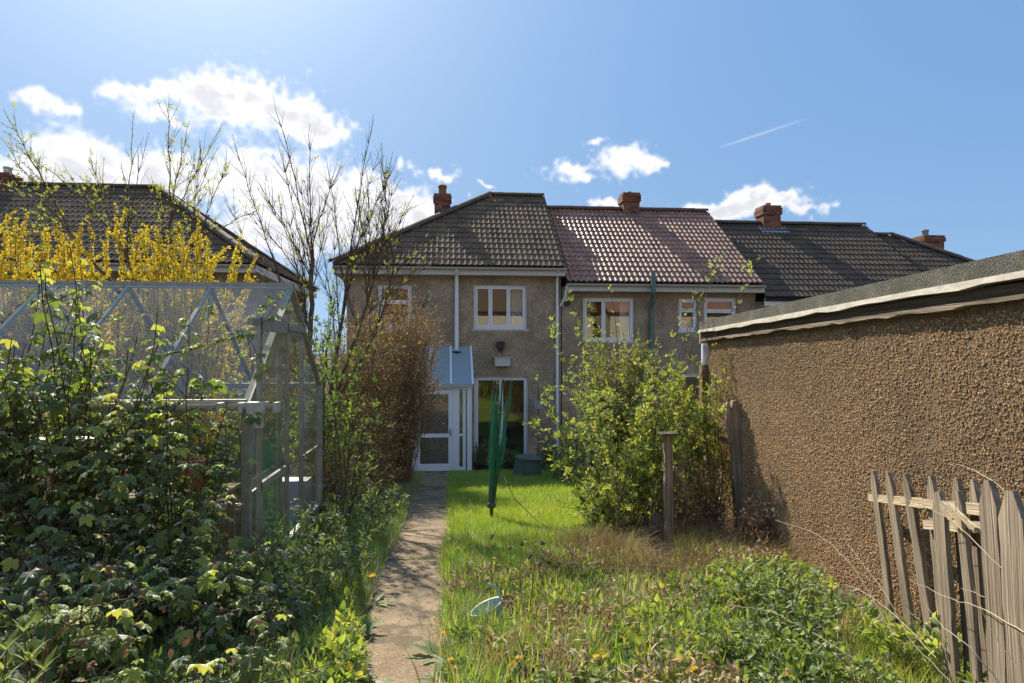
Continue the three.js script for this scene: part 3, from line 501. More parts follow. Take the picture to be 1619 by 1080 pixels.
// ---- houses behind the photographer, mirrored in the windows
for (const [x, label, seed] of [[-9, 'cream house with a brown roof behind the garden, mirrored in the upstairs window', 1], [4.5, 'cream house with a brown roof standing behind the photographed lawn', 1], [18, 'cream house with a red roof standing opposite the red roofed house', 2]]) {
  const g = thing('opposite_house', label, 'house', null, 0, 'houses backing onto the garden');
  const z = 21, x0 = x - 4, x1 = x + 8, E = 5.2, R = 8.1, b = new MB(); b.box(x0, x1, -0.2, E, z, z + 8); b.build('wall', M.cream, g);
  const rf = new MB(); rf.tint = ONE; rf.quad(V(x1 + 0.3, E, z - 0.4), V(x0 - 0.3, E, z - 0.4), V(x0 - 0.3, R, z + 4), V(x1 + 0.3, R, z + 4)).quad(V(x0 - 0.3, E, z + 8.4), V(x1 + 0.3, E, z + 8.4), V(x1 + 0.3, R, z + 4), V(x0 - 0.3, R, z + 4)); rf.build('roof', seed === 1 ? M.tileBrown : M.tileRed, g);
  for (const [wx, wy] of [[1.6, 2.6], [5.2, 2.6], [9, 2.6], [1.6, 0.6], [7, 0.6]]) { const w = new MB(); w.box(x0 + wx, x0 + wx + 1.5, wy, wy + 1.2, z - 0.05, z - 0.001); w.build('window', M.upvc, g); for (const k of [0, 1]) new MB().box(x0 + wx + 0.1 + k * 0.69, x0 + wx + 0.71 + k * 0.69, wy + 0.1, wy + 1.1, z - 0.06, z - 0.052).build('window_pane', M.black, g); }
  settle(g, V(x + 2, 0, z));
}
// ---- glazed porch
{
  const g = thing('glazed_porch', 'white glazed lean-to porch with pale blue translucent roof against the end house', 'porch');
  const z = -17.0, a = PZ(657, 748, z), r = PZ(746, 748, z), yT = PZ(700, 610, z).y, y0 = GROUND_H + 0.06, x0 = PZ(612, 700, z).x, x1 = r.x, top = PZ(722, 548, ZW).y;
  new MB().box(x0 - 0.05, x1 + 0.05, GROUND_H - 0.1, y0, ZW + 0.01, z + 0.08).build('step', M.concrete, g);
  const f = new MB(); f.box(x0, x1, yT - 0.09, yT, z - 0.08, z); f.box(x1 - 0.12, x1, y0, yT - 0.09, z - 0.08, z); f.box(a.x - 0.10, a.x, y0, yT - 0.09, z - 0.08, z);
  const dR = PZ(716, 700, z).x, sR = PZ(733, 700, z).x; f.box(dR, dR + 0.16, y0, yT - 0.09, z - 0.08, z); f.box(sR - 0.02, sR + 0.05, y0, yT - 0.09, z - 0.08, z);
  f.box(dR + 0.16, sR - 0.02, y0, y0 + 0.1, z - 0.075, z - 0.005); f.box(dR + 0.16, sR - 0.02, PZ(700, 690, z).y, PZ(700, 690, z).y + 0.06, z - 0.075, z - 0.005);
  f.build('frame', M.upvc, g);
  new MB().box(x0, a.x - 0.1, y0, yT - 0.09, z - 0.075, z - 0.005).build('side_panel', M.render, g);
  const my = PZ(690, 691, z).y;
  for (const [ya, yb] of [[y0 + 0.1, my], [my + 0.06, yT - 0.1]]) new MB().quad(V(dR + 0.16, ya, z - 0.04), V(sR - 0.02, ya, z - 0.04), V(sR - 0.02, yb, z - 0.04), V(dR + 0.16, yb, z - 0.04)).build('side_pane', M.pane, g);
  const door = new THREE.Group(); door.name = 'door'; g.add(door);
  const q = new MB(), dx0 = a.x + 0.004, dx1 = dR - 0.004, dy0 = y0 + 0.01, dy1 = yT - 0.10, k = 0.105; q.box(dx0, dx0 + k, dy0, dy1, z - 0.05, z + 0.015).box(dx1 - k, dx1, dy0, dy1, z - 0.05, z + 0.015).box(dx0 + k, dx1 - k, dy1 - k, dy1, z - 0.05, z + 0.015).box(dx0 + k, dx1 - k, dy0, dy0 + 0.17, z - 0.05, z + 0.015).box(dx0 + k, dx1 - k, my - 0.01, my + 0.08, z - 0.05, z + 0.015); q.build('door_frame', M.upvc, door);
  for (const [ya, yb] of [[dy0 + 0.165, my - 0.005], [my + 0.075, dy1 - k + 0.005]]) new MB().quad(V(dx0 + k - 0.005, ya, z - 0.02), V(dx1 - k + 0.005, ya, z - 0.02), V(dx1 - k + 0.005, yb, z - 0.02), V(dx0 + k - 0.005, yb, z - 0.02)).build('door_pane', M.pane, door);
  new MB().box(dx1 - 0.07, dx1 - 0.04, my + 0.02, my + 0.2, z + 0.015, z + 0.03).tube([V(dx1 - 0.055, my + 0.13, z + 0.02), V(dx1 - 0.055, my + 0.13, z + 0.06), V(dx1 - 0.16, my + 0.13, z + 0.06)], 0.009, 0.009, 8).build('door_handle', M.alu, door);
  // roof
  const ra = V(x0 - 0.05, yT + 0.03, z + 0.1), rb = V(x1 + 0.02, yT + 0.03, z + 0.1), rc = V(x1 + 0.02, top, ZW + 0.02), rd = V(x0 - 0.05, top, ZW + 0.02), nb = 4;
  for (let i = 0; i < nb; i++) { const s = i / nb, t = (i + 1) / nb; new MB().quad(V().lerpVectors(ra, rb, s), V().lerpVectors(ra, rb, t), V().lerpVectors(rd, rc, t), V().lerpVectors(rd, rc, s)).build('roof_sheet', M.poly, g); }
  for (let i = 0; i <= nb; i++) { const up = V(0, 0.015, 0); new MB().bar(V().lerpVectors(ra, rb, i / nb).add(up), V().lerpVectors(rd, rc, i / nb).add(up), 0.05, 0.03).build('glazing_bar', M.upvc, g); }
  new MB().bar(V(ra.x, ra.y - 0.03, ra.z), V(rb.x, rb.y - 0.03, rb.z), 0.05, 0.05).build('eaves_bar', M.gutterGrey, g);
  new MB().quad(V(x1 - 0.02, y0, z - 0.08), V(x1 - 0.02, y0, ZW + 0.01), V(x1 - 0.02, yT, ZW + 0.01), V(x1 - 0.02, yT, z - 0.08)).tri(V(x1 - 0.02, yT, z - 0.08), V(x1 - 0.02, yT, ZW + 0.01), V(x1 - 0.02, top - 0.03, ZW + 0.01)).build('end_pane', M.pane, g);
  new MB().box(x0, x0 + 0.1, y0, yT, ZW + 0.01, z - 0.08).build('end_wall', M.render, g);
  const hp = PZ(722, 556, ZW + 0.12); part('hopper', lathe([[0.03, -0.05], [0.13, 0], [0.13, 0.03], [0.1, 0.03], [0.02, -0.02]], 14).translate(hp.x, hp.y - 0.02, ZW + 0.2), M.black, g);
  settle(g, V((x0 + x1) / 2, GROUND_H, z));
}
// ---------------------------------------------------------------- garage
{
  const A = P(1120, 560, 8.2), g = thing('pebbledash_garage', 'flat roofed garage with orange brown pebbledash wall and felt edged roof', 'garage', V(A.x, slopeY(A.z) - 0.05, A.z), -3.6 * Math.PI / 180);
  const y0 = g.position.y, LEN = 10.5, top = (z) => 1.75 + z * 0.021 - y0, r = rng(55), W2 = 3.2;
  const wall = new MB(), n = 12;
  wall.hexa([V(0, -0.6, LEN), V(0.2, -0.6, LEN), V(0.2, -0.6, 0), V(0, -0.6, 0), V(0, top(LEN) + 0.1, LEN), V(0.2, top(LEN) + 0.1, LEN), V(0.2, top(0) + 0.1, 0), V(0, top(0) + 0.1, 0)]);
  for (let i = 0; i < wall.p.length / 3; i++) if (Math.abs(wall.n[i * 3]) > 0.9) { wall.u[i * 2] = wall.p[i * 3 + 2]; wall.u[i * 2 + 1] = wall.p[i * 3 + 1]; }
  wall.build('side_wall', M.mortar, g);
  const rest = new MB(); rest.box(0.2, W2, -0.6, top(0) + 0.05, 0, 0.2); rest.box(W2 - 0.2, W2, -0.6, top(0), 0.2, LEN - 0.2); rest.box(0.2, W2, -0.6, top(LEN) + 0.05, LEN - 0.2, LEN); rest.build('end_wall', M.render, g);
  // pebbles
  const ico = new THREE.IcosahedronGeometry(1, 0), list = [], PAL = [[0.53, 0.31, 0.13], [0.46, 0.26, 0.105], [0.53, 0.35, 0.17], [0.37, 0.235, 0.13], [0.45, 0.34, 0.21], [0.27, 0.19, 0.12], [0.58, 0.34, 0.13]];
  for (let k = 0; k < 190000; k++) {
    const z = 0.02 + r() * 6.3, y = -0.15 + r() * (top(z) + 0.12), bare = fbm2(z * 1.1 + 20, y * 0.5 + 7, 4), bare2 = n2(z * 6, y * 1.2, 0, 3);
    if (r() < sstep(0.50, 0.80, bare) * 0.75) continue; if (r() < sstep(0.6, 0.9, bare2) * 0.45) continue; if (r() < sstep(-0.4, 0.05, y - top(z) + 0.2) * 0.45) continue;
    const s = 0.0034 + r() * r() * 0.0056, c = PAL[Math.floor(r() * PAL.length)], t = (0.72 + r() * 0.46) * lerp(0.72, 1.22, fbm2(z * 0.9 + 3, y * 1.4 + 5, 4, 0, 6));
    list.push([mat4(V(-s * 0.25, y, z), eul(r() * 6, r() * 6, r() * 6), V(s * (0.7 + r() * 0.3), s, s * (0.8 + r() * 0.5))), [c[0] * t, c[1] * t, c[2] * t]]);
  }
  copies('pebbles', ico, M.pebble, list, g);
  // roof edge: weathered strip, dark board, white batten, felt
  const strip = (name, mat, lo, hi, x0, x1, rag, seg = 40, inset = 0) => {
    const b = new MB(), q = rng(lo * 1000 + 7); let pl = 0;
    for (let k = 0; k < seg; k++) { const za = -0.12 + (LEN + 0.2) * k / seg, zb = -0.12 + (LEN + 0.2) * (k + 1) / seg, nl = rag * (q() - 0.4); b.hexa([V(x0, top(zb) + lo + nl, zb), V(x1, top(zb) + lo + nl, zb), V(x1, top(za) + lo + pl, za), V(x0, top(za) + lo + pl, za), V(x0 + inset, top(zb) + hi, zb), V(x1, top(zb) + hi, zb), V(x1, top(za) + hi, za), V(x0 + inset, top(za) + hi, za)]); pl = nl; }
    for (let i = 0; i < b.p.length / 3; i++) { b.u[i * 2] = b.p[i * 3 + 1] + b.p[i * 3]; b.u[i * 2 + 1] = b.p[i * 3 + 2]; }
    return b.build(name, mat, g);
  };
  strip('weathered_batten', M.wood, 0.008, 0.036, -0.062, -0.004, 0.020, 90);
  strip('fascia_board', M.woodDark, 0.038, 0.10, -0.04, -0.003, 0.006);
  strip('white_batten', M.whitewood, 0.102, 0.145, -0.095, -0.002, 0.022, 60, 0.012);
  strip('felt_edge', M.felt, 0.147, 0.245, -0.072, 0.25, 0.010);
  new MB().hexa([V(0.252, top(LEN) + 0.12, LEN), V(W2 + 0.1, top(LEN) + 0.06, LEN), V(W2 + 0.1, top(0) + 0.06, -0.1), V(0.252, top(0) + 0.12, -0.1), V(0.252, top(LEN) + 0.22, LEN), V(W2 + 0.1, top(LEN) + 0.16, LEN), V(W2 + 0.1, top(0) + 0.16, -0.1), V(0.252, top(0) + 0.22, -0.1)]).build('flat_roof', M.felt, g);
  new MB().box(-0.06, 0.2, top(0) - 0.02, top(0) + 0.14, -0.16, -0.125).build('end_board', M.woodPale, g);
  // white and rusty downpipe at the corner
  new MB().tube([V(0.02, top(0) + 0.1, -0.25), V(0.02, top(0) - 0.02, -0.22), V(-0.02, top(0) - 0.22, -0.09), V(-0.02, top(0) - 0.30, -0.09)], 0.036, 0.036, 10).build('white_downpipe', M.upvc, g);
  new MB().box(-0.07, 0.03, -0.3, top(0) - 0.28, -0.14, -0.02).build('corner_post', M.woodBrown, g);
}
// ---------------------------------------------------------------- greenhouse
{
  const g = thing('greenhouse', 'aluminium greenhouse with dusty glass panes, white plastic gutter and open sliding door', 'greenhouse');
  const XR = -1.465, BAY = 0.73, NB = 5, XL = XR - BAY * NB, zf = -5.16, zb = -8.01, zm = -6.585, yb = -0.12, ye = 1.24, yr = 2.24, t = 0.036;
  const bar = (a, b, w = t, d = t, name = 'glazing_bar') => new MB().bar(a, b, w, d).build(name, M.alu, g);
  const pl = new MB(); for (const [a, b, c, d] of [[XL, XR, zf - 0.1, zf + 0.02], [XL, XR, zb - 0.02, zb + 0.1], [XR - 0.1, XR + 0.02, zb + 0.1, zf - 0.1], [XL - 0.02, XL + 0.1, zb + 0.1, zf - 0.1]]) pl.box(a, b, -0.75, yb - 0.02, c, d); pl.build('plinth', M.stone, g);
  for (const z of [zf, zb]) { bar(V(XL, yb, z), V(XR, yb, z), 0.05, 0.05, 'sill_rail'); bar(V(XL, ye, z), V(XR, ye, z), 0.05, 0.06, 'eaves_rail'); }
  for (const x of [XL, XR]) { bar(V(x, yb, zb), V(x, yb, zf), 0.05, 0.05, 'sill_rail'); }
  bar(V(XL - 0.02, yr, zm), V(XR + 0.02, yr, zm), 0.07, 0.055, 'ridge_rail');
  for (let k = 0; k <= NB; k++) {
    const x = XR - BAY * k, w = k === 0 ? 0.06 : t;
    bar(V(x, yb, zf), V(x, ye, zf), w, w, k === 0 ? 'corner_post' : 'glazing_bar'); bar(V(x, yb, zb), V(x, ye, zb), w, w, k === 0 ? 'corner_post' : 'glazing_bar');
    bar(V(x, ye, zf), V(x, yr - 0.03, zm + 0.02), w * 0.9, 0.03); bar(V(x, ye, zb), V(x, yr - 0.03, zm - 0.02), w * 0.9, 0.03);
  }
  // panes, lapped like shingles
  let n = 0;
  const pane = (a, b, c, d) => { const q = new MB(); q.quad(a, b, c, d); for (let i = 0; i < 4; i++) { q.u[i * 2] += n * 0.37; q.u[i * 2 + 1] += n * 0.53; } n++; return q.build('pane', M.glass, g); };
  for (let k = 0; k < NB; k++) {
    const x1 = XR - BAY * k - 0.012, x0 = XR - BAY * (k + 1) + 0.012;
    for (const [s, z] of [[1, zf], [-1, zb]]) {
      const zo = z + s * 0.004;
      for (const [ya, yc] of [[yb + 0.02, 0.56], [0.55, ye - 0.02]]) pane(V(x0, ya, zo + s * (ya > 0 ? 0.004 : 0)), V(x1, ya, zo + s * (ya > 0 ? 0.004 : 0)), V(x1, yc, zo), V(x0, yc, zo));
      for (const [f0, f1] of [[0.01, 0.50], [0.485, 0.985]]) { const at = (x, f, o) => V(x, lerp(ye, yr, f) + 0.018 + o, lerp(z, zm, f) + s * 0.012); pane(at(x0, f0, f0 > 0.3 ? 0.008 : 0), at(x1, f0, f0 > 0.3 ? 0.008 : 0), at(x1, f1, 0), at(x0, f1, 0)); }
    }
  }
  // gables: door opening in the one that faces the path
  const roofY = (z) => lerp(ye, yr, 1 - Math.abs(z - zm) / (zf - zm)), dz0 = zm - 0.44, dz1 = zm + 0.44;
  for (const z of [dz0, dz1]) { bar(V(XR, yb, z), V(XR, roofY(z), z), 0.04, 0.04); bar(V(XL, yb, z), V(XL, roofY(z), z)); }
  bar(V(XR, 1.80, dz0), V(XR, 1.80, dz1), 0.04, 0.05, 'door_track'); bar(V(XR + 0.03, 1.84, zf + 0.02), V(XR + 0.03, 1.84, dz0 - 0.06), 0.03, 0.05, 'door_track');
  for (const x of [XR, XL]) for (const [a, b] of [[zf, dz1], [dz0, zb]]) {
    bar(V(x, 0.56, a), V(x, 0.56, b), 0.02, 0.02); const e = x === XR ? 0.004 : -0.004;
    pane(V(x + e, yb + 0.02, a), V(x + e, yb + 0.02, b), V(x + e, 0.56, b), V(x + e, 0.56, a)); pane(V(x + e, 0.57, a), V(x + e, 0.57, b), V(x + e, Math.min(roofY(a), roofY(b)), b), V(x + e, Math.min(roofY(a), roofY(b)), a));
    const m = new MB(), lo = Math.min(roofY(a), roofY(b)); a === zf ? m.tri(V(x + e, lo, a), V(x + e, lo, b), V(x + e, roofY(b), b)) : m.tri(V(x + e, lo, a), V(x + e, lo, b), V(x + e, roofY(a), a)); m.build('pane', M.glass, g);
  }
  { const m = new MB(); m.tri(V(XL, roofY(dz1), dz1), V(XL, roofY(dz0), dz0), V(XL, yr, zm)); m.quad(V(XL, yb, dz1), V(XL, yb, dz0), V(XL, roofY(dz0), dz0), V(XL, roofY(dz1), dz1)); m.build('pane', M.glass, g); }
  { const m = new MB(); m.quad(V(XR, 1.82, dz1), V(XR, 1.82, dz0), V(XR, roofY(dz0), dz0), V(XR, roofY(dz1), dz1)); m.tri(V(XR, roofY(dz1), dz1), V(XR, roofY(dz0), dz0), V(XR, yr, zm)); m.build('pane', M.glass, g); }
  // sliding door pushed forward past the opening
  const door = new THREE.Group(); door.name = 'sliding_door'; g.add(door);
  const dx = XR + 0.055, za = -5.29, zc = -6.18, y0 = -0.03, y1 = 1.87, fr = new MB();
  fr.bar(V(dx, y0, za), V(dx, y1, za), 0.055, 0.03, V(1, 0, 0)); fr.bar(V(dx, y0, zc), V(dx, y1, zc), 0.055, 0.03, V(1, 0, 0)); fr.bar(V(dx, y1 - 0.04, za), V(dx, y1 - 0.04, zc), 0.03, 0.10); fr.bar(V(dx, y0 + 0.05, za), V(dx, y0 + 0.05, zc), 0.03, 0.10); fr.bar(V(dx, 0.60, za), V(dx, 0.60, zc), 0.03, 0.055); fr.build('door_frame', M.alu, door);
  for (const [a, b] of [[y0 + 0.1, 0.575], [0.625, y1 - 0.09]]) new MB().quad(V(dx, a, za - 0.02), V(dx, a, zc + 0.02), V(dx, b, zc + 0.02), V(dx, b, za - 0.02)).build('door_pane', M.glass, door);
  // gutter
  const gu = new THREE.Group(); gu.name = 'gutter'; g.add(gu);
  const trough = new MB(), gz = zf + 0.085, gy = ye - 0.0, N = 8; for (let k = 0; k < N; k++) { const a = Math.PI + Math.PI * k / N, b = Math.PI + Math.PI * (k + 1) / N, q = (x, c, r) => V(x, gy + Math.sin(c) * r, gz + Math.cos(c) * r); trough.quad(q(XL, b, 0.05), q(XL, a, 0.05), q(-1.23, a, 0.05), q(-1.23, b, 0.05)); trough.quad(q(XL, a, 0.046), q(XL, b, 0.046), q(-1.23, b, 0.046), q(-1.23, a, 0.046)); } trough.build('trough', M.gutter, gu);
  for (const x of [-4.4, -3.3, -2.35, -1.62]) { const m = new MB(); m.box(x - 0.015, x + 0.015, gy - 0.056, gy + 0.012, gz - 0.06, gz + 0.056); m.build('bracket', M.gutter, gu); }
  const out = new MB(); out.box(-1.43, -1.30, gy - 0.065, gy + 0.015, gz - 0.058, gz + 0.06); out.tube([V(-1.365, gy - 0.06, gz), V(-1.365, gy - 0.17, gz)], 0.042, 0.04, 14); out.box(-1.245, -1.215, gy - 0.06, gy + 0.012, gz - 0.056, gz + 0.056); out.box(-1.49, -1.455, gy - 0.06, gy + 0.012, gz - 0.056, gz + 0.056); out.build('outlet', M.gutter, gu);
  settle(g, V((XL + XR) / 2, groundY(-3, zm), zm));

  // ---- what stands inside
  const ben = thing('potting_bench', 'slatted wooden potting bench inside the greenhouse along the front glass', 'bench'), by = 0.50;
  for (let k = 0; k < 5; k++) new MB().box(-4.9, -1.72, by, by + 0.025, -5.42 - k * 0.12, -5.33 - k * 0.12).build('slat', M.wood, ben);
  for (const x of [-4.8, -3.3, -1.8]) for (const z of [-5.37, -5.85]) new MB().box(x, x + 0.05, -0.3, by - 0.001, z, z + 0.05).build('leg', M.wood, ben);
  settle(ben, V(-3.3, -0.3, -5.6));
  const potGeo = (r, h) => lathe([[0.001, 0], [r * 0.72, 0], [r * 0.93, h * 0.8], [r * 1.04, h * 0.8], [r * 1.06, h], [r * 0.95, h], [r * 0.85, h * 0.7], [0.001, h * 0.65]], 20);
  const onBench = (px, py) => { const p = PZ(px, py, -5.62); return V(p.x, by + 0.026, p.z); };
  const q = rng(77);
  for (const [px, r, h, mat, label] of [[20, 0.12, 0.22, M.whitePlastic, 'cream plastic pot on the bench at the far end of the greenhouse'], [80, 0.10, 0.19, M.whitePlastic, 'pale plastic pot behind the white trough'], [118, 0.09, 0.2, M.whitePlastic, 'small off-white pot beside the fallen clay pot'], [180, 0.09, 0.16, M.terracotta, 'upright clay pot on the greenhouse bench'], [300, 0.12, 0.24, M.terracotta, 'tall clay pot on the bench near the corner post'], [345, 0.08, 0.13, M.greyPlastic, 'dark plastic pot on the bench end near the corner post']]) {
    const p = onBench(px, 700), o = thing('plant_pot', label, 'pot', p, 0, 'pots on the greenhouse bench'); part('pot', potGeo(r, h), mat, o); part('compost', new THREE.CylinderGeometry(r * 0.86, r * 0.86, 0.02, 18).translate(0, h * 0.78, 0), M.soil, o);
  }
  { const p = onBench(135, 735), o = thing('plant_pot', 'round terracotta pot lying on its side inside the greenhouse', 'pot', V(p.x, p.y + 0.10, p.z + 0.12), 0.5, 'pots on the greenhouse bench'); const m = part('pot', potGeo(0.115, 0.2), M.terracotta, o); m.rotation.set(1.35, 0, 0.3); }
  { const a = PZ(58, 700, -5.35), b = PZ(150, 700, -5.35), o = thing('seed_trough', 'translucent white seed trough propped behind the greenhouse glass', 'trough', V((a.x + b.x) / 2, 0.84, -5.36)), w = (b.x - a.x) / 2; new MB().hexa([V(-w * 0.94, 0, 0.05), V(w * 0.94, 0, 0.05), V(w * 0.94, 0, -0.05), V(-w * 0.94, 0, -0.05), V(-w, 0.13, 0.075), V(w, 0.13, 0.075), V(w, 0.13, -0.075), V(-w, 0.13, -0.075)]).build('tray', M.whitePlastic, o); new MB().box(-w - 0.01, w + 0.01, 0.125, 0.137, -0.085, 0.085).build('rim', M.whitePlastic, o); for (const s of [-0.8, 0.8]) new MB().box(w * s - 0.015, w * s + 0.015, -0.315, -0.001, -0.02, 0.02).build('leg', M.wood, o); }
  { const o = thing('plastic_sheet', 'dark green plastic sheet standing inside the greenhouse door', 'sheet'); const a = P(404, 712, 6.35), b = P(440, 700, 6.8), y = -0.25; const m = new MB(); m.hexa([V(a.x, y, a.z + 0.01), V(b.x, y, b.z + 0.01), V(b.x, y, b.z), V(a.x, y, a.z), V(a.x, 0.78, a.z + 0.01), V(b.x, 0.80, b.z + 0.01), V(b.x, 0.80, b.z), V(a.x, 0.78, a.z)]); m.build('sheet', M.greenSheet, o); settle(o, V(a.x, y, a.z)); }
  { const o = thing('plastic_sheet', 'lime green plastic sheet leaning at the foot of the greenhouse doorway', 'sheet'); const a = P(446, 805, 6.5), b = P(470, 838, 7.1), c = P(446, 862, 6.2); new MB().tri(a, c, b).tri(b, c, a.clone().add(V(0.01, 0, -0.01))).build('sheet', M.limeSheet, o); settle(o, c.clone()); }
  { const o = thing('storage_crate', 'grey plastic crate on the greenhouse floor behind the doorway', 'crate'); const p = P(455, 790, 7.3); new MB().box(p.x - 0.16, p.x + 0.2, -0.2, 0.24, p.z - 0.25, p.z).build('crate', M.lead, o); settle(o, V(p.x, -0.2, p.z)); }
}

// ---------------------------------------------------------------- picket fence
function boardGeo(a, b, w, t, side, seed, tip = 0.06, u0 = 0) {       // a weathered board from a (foot) to b (top), rounded at the top
  const m = new MB(), r = rng(seed), up = V().subVectors(b, a), L = up.length(); up.normalize(); const s = side.clone().addScaledVector(up, -side.dot(up)).normalize(), n = V().crossVectors(s, up).normalize(), rows = 12;
  const bow = (r() - 0.5) * 0.02, prev = []; let last = null;
  for (let k = 0; k <= rows; k++) {
    const f = k / rows, from = (1 - f) * L, ww = w * (from < tip ? Math.sqrt(Math.max(0.05, from / tip)) * 0.75 + 0.25 * (from / tip) + 0.12 : 1) * (0.91 + r() * 0.15), tt = t * (0.9 + r() * 0.15), c = a.clone().addScaledVector(up, f * L).addScaledVector(n, bow * Math.sin(f * Math.PI)).addScaledVector(s, (r() - 0.5) * 0.008);
    const ring = [[-1, -1], [1, -1], [1, 1], [-1, 1]].map(([i, j]) => c.clone().addScaledVector(s, i * ww / 2).addScaledVector(n, j * tt / 2));
    if (last) for (let i = 0; i < 4; i++) { const j = (i + 1) % 4; const k0 = m.p.length / 3; m.quad(last[i], last[j], ring[j], ring[i]); for (let q = 0; q < 4; q++) { m.u[(k0 + q) * 2] += u0; m.u[(k0 + q) * 2 + 1] += f * L; } }
    else m.quad(ring[3], ring[2], ring[1], ring[0]);
    last = ring;
  }
  m.quad(last[0], last[1], last[2], last[3]);
  for (let i = 0; i < m.p.length / 3; i++) { const q = V(m.p[i * 3], m.p[i * 3 + 1], m.p[i * 3 + 2]).sub(a); m.u[i * 2] = q.dot(s) + q.dot(n) * 0.7 + u0; m.u[i * 2 + 1] = q.dot(up) + u0 * 3; }
  return m.geo();
}
{
  const g = thing('picket_fence', 'leaning picket fence of weathered grey boards beside the garage wall', 'fence');
  const depth = (px) => 1.098 / ((px - CX) / FOCAL - 0.276), side = V().subVectors(P(1600, 700, depth(1600)), P(1380, 700, depth(1380))).normalize(), back = V().crossVectors(V(0, 1, 0), side).normalize();
  if (back.x < 0) back.negate();
  const face = V(CY, 0, SY).multiplyScalar(0.1).addScaledVector(side, 1).normalize();
  const rows = [[1381, 744, 1411, 999, 0.055, 0], [1405, 746, 1441, 1006, 0.058, 0], [1432, 749, 1472, 1016, 0.056, 0], [1455, 752, 1478, 1010, 0.05, 0.05], [1485, 777, 1507, 1080, 0.066, 0], [1490, 755, 1512, 1070, 0.055, 0.06], [1515, 757, 1540, 1080, 0.045, 0.06], [1517, 776, 1543, 1080, 0.036, 0.0], [1551, 778, 1566, 1080, 0.04, 0.035], [1563, 760, 1578, 1080, 0.072, 0], [1600, 776, 1622, 1080, 0.085, 0], [1640, 770, 1665, 1080, 0.08, 0]];
  let k = 0;
  for (const [tx, ty, bx, by, w, off] of rows) {
    const d = depth(tx), top = P(tx, ty, d + 0.06).addScaledVector(back, off), low = P(bx, by, d - 0.06).addScaledVector(back, off), dir = V().subVectors(low, top), s = (groundY(low.x, low.z) - 0.06 - top.y) / dir.y, foot = top.clone().addScaledVector(dir, s);
    part('picket', boardGeo(foot, top, w * 1.8, 0.022, face, 200 + k, [0.05, 0.03, 0.06, 0.015, 0.04][k % 5], k * 0.11), M.wood, g); k++;
  }
  const rail = (a, b, h) => { const m = new MB(); const L = a.distanceTo(b), N = 5; for (let i = 0; i < N; i++) m.bar(V().lerpVectors(a, b, i / N), V().lerpVectors(a, b, (i + 1) / N + 0.002), 0.022, h * (0.9 + 0.15 * ((i * 7) % 3) / 3)); m.build('rail', M.woodPale, g); };
  const rp = (px, py, off) => P(px, py, depth(px) + 0.05).addScaledVector(back, off);
  rail(rp(1369, 786, 0.024), rp(1548, 806, 0.024), 0.05); rail(rp(1454, 829, 0.026), rp(1602, 836, 0.026), 0.05);
  for (const [a, b, w] of [[[1500, 800], [1532, 832], 0.06], [[1512, 796], [1552, 838], 0.025], [[1504, 806], [1526, 838], 0.03]]) part('broken_board', boardGeo(rp(...b, -0.02), rp(...a, -0.03), w, 0.014, side, w * 900, 0.03), M.woodPale, g);
  const c = rp(1480, 1000, 0); settle(g, V(c.x, 0, c.z));
}

// ---------------------------------------------------------------- garden things
{ // bird table post
  const b = GP(1058, 872), d = depthOf(b), top = P(1055, 687, d), g = thing('bird_table_post', 'weathered grey wooden post carrying a small flat board', 'post');
  part('post', boardGeo(V(b.x, b.y - 0.1, b.z), top, 0.082, 0.08, V(1, 0, 0.1), 5, 0.001), M.wood, g);
  new MB().box(top.x - 0.085, top.x + 0.085, top.y + 0.002, top.y + 0.02, top.z - 0.1, top.z + 0.1).build('board', M.woodDark, g); settle(g, b);
}
{ // leaning gate post
  const b = GP(1176, 856), d = depthOf(b), top = P(1160, 633, d), g = thing('gate_post', 'thick split gate post leaning beside the pebbledash wall', 'post');
  part('post', boardGeo(V(b.x, b.y - 0.1, b.z), top, 0.125, 0.10, V(1, 0, 0.1), 9, 0.02), M.wood, g);
  part('split_piece', boardGeo(P(1153, 700, d - 0.02), P(1150, 636, d - 0.02), 0.045, 0.06, V(1, 0, 0.1), 11, 0.02), M.wood, g);
  part('bracket', boardGeo(P(1158, 700, d - 0.03), P(1138, 692, d - 0.03), 0.06, 0.03, V(0, 1, 0), 12, 0.01), M.woodDark, g); settle(g, b);
}
{ // stone
  const b = GP(1040, 866), g = thing('stone_finial', 'rounded sandstone block standing against the foot of the post', 'stone'), geo = new THREE.IcosahedronGeometry(1, 4), p = geo.attributes.position;
  for (let i = 0; i < p.count; i++) { const v = V().fromBufferAttribute(p, i), n = fbm2(v.x * 2 + 5, v.z * 2 + v.y * 1.3 + 5, 3) - 0.5, sq = 1 / Math.pow(Math.abs(v.x) ** 3 + Math.abs(v.y) ** 3 + Math.abs(v.z) ** 3, 1 / 3); v.multiplyScalar(sq * (1 + n * 0.22)); v.x *= v.y < -0.3 ? lerp(1, 0.66, sstep(-0.3, -0.75, v.y)) : v.y > 0.6 ? 0.72 : 1; v.z *= v.y < -0.3 ? 0.75 : 1; p.setXYZ(i, v.x * 0.088, v.y * 0.155, v.z * 0.088); }
  geo.computeVertexNormals(); part('block', geo, M.stone, g).position.y = 0.19; g.position.copy(b).add(V(-0.01, 0, 0.02));
}
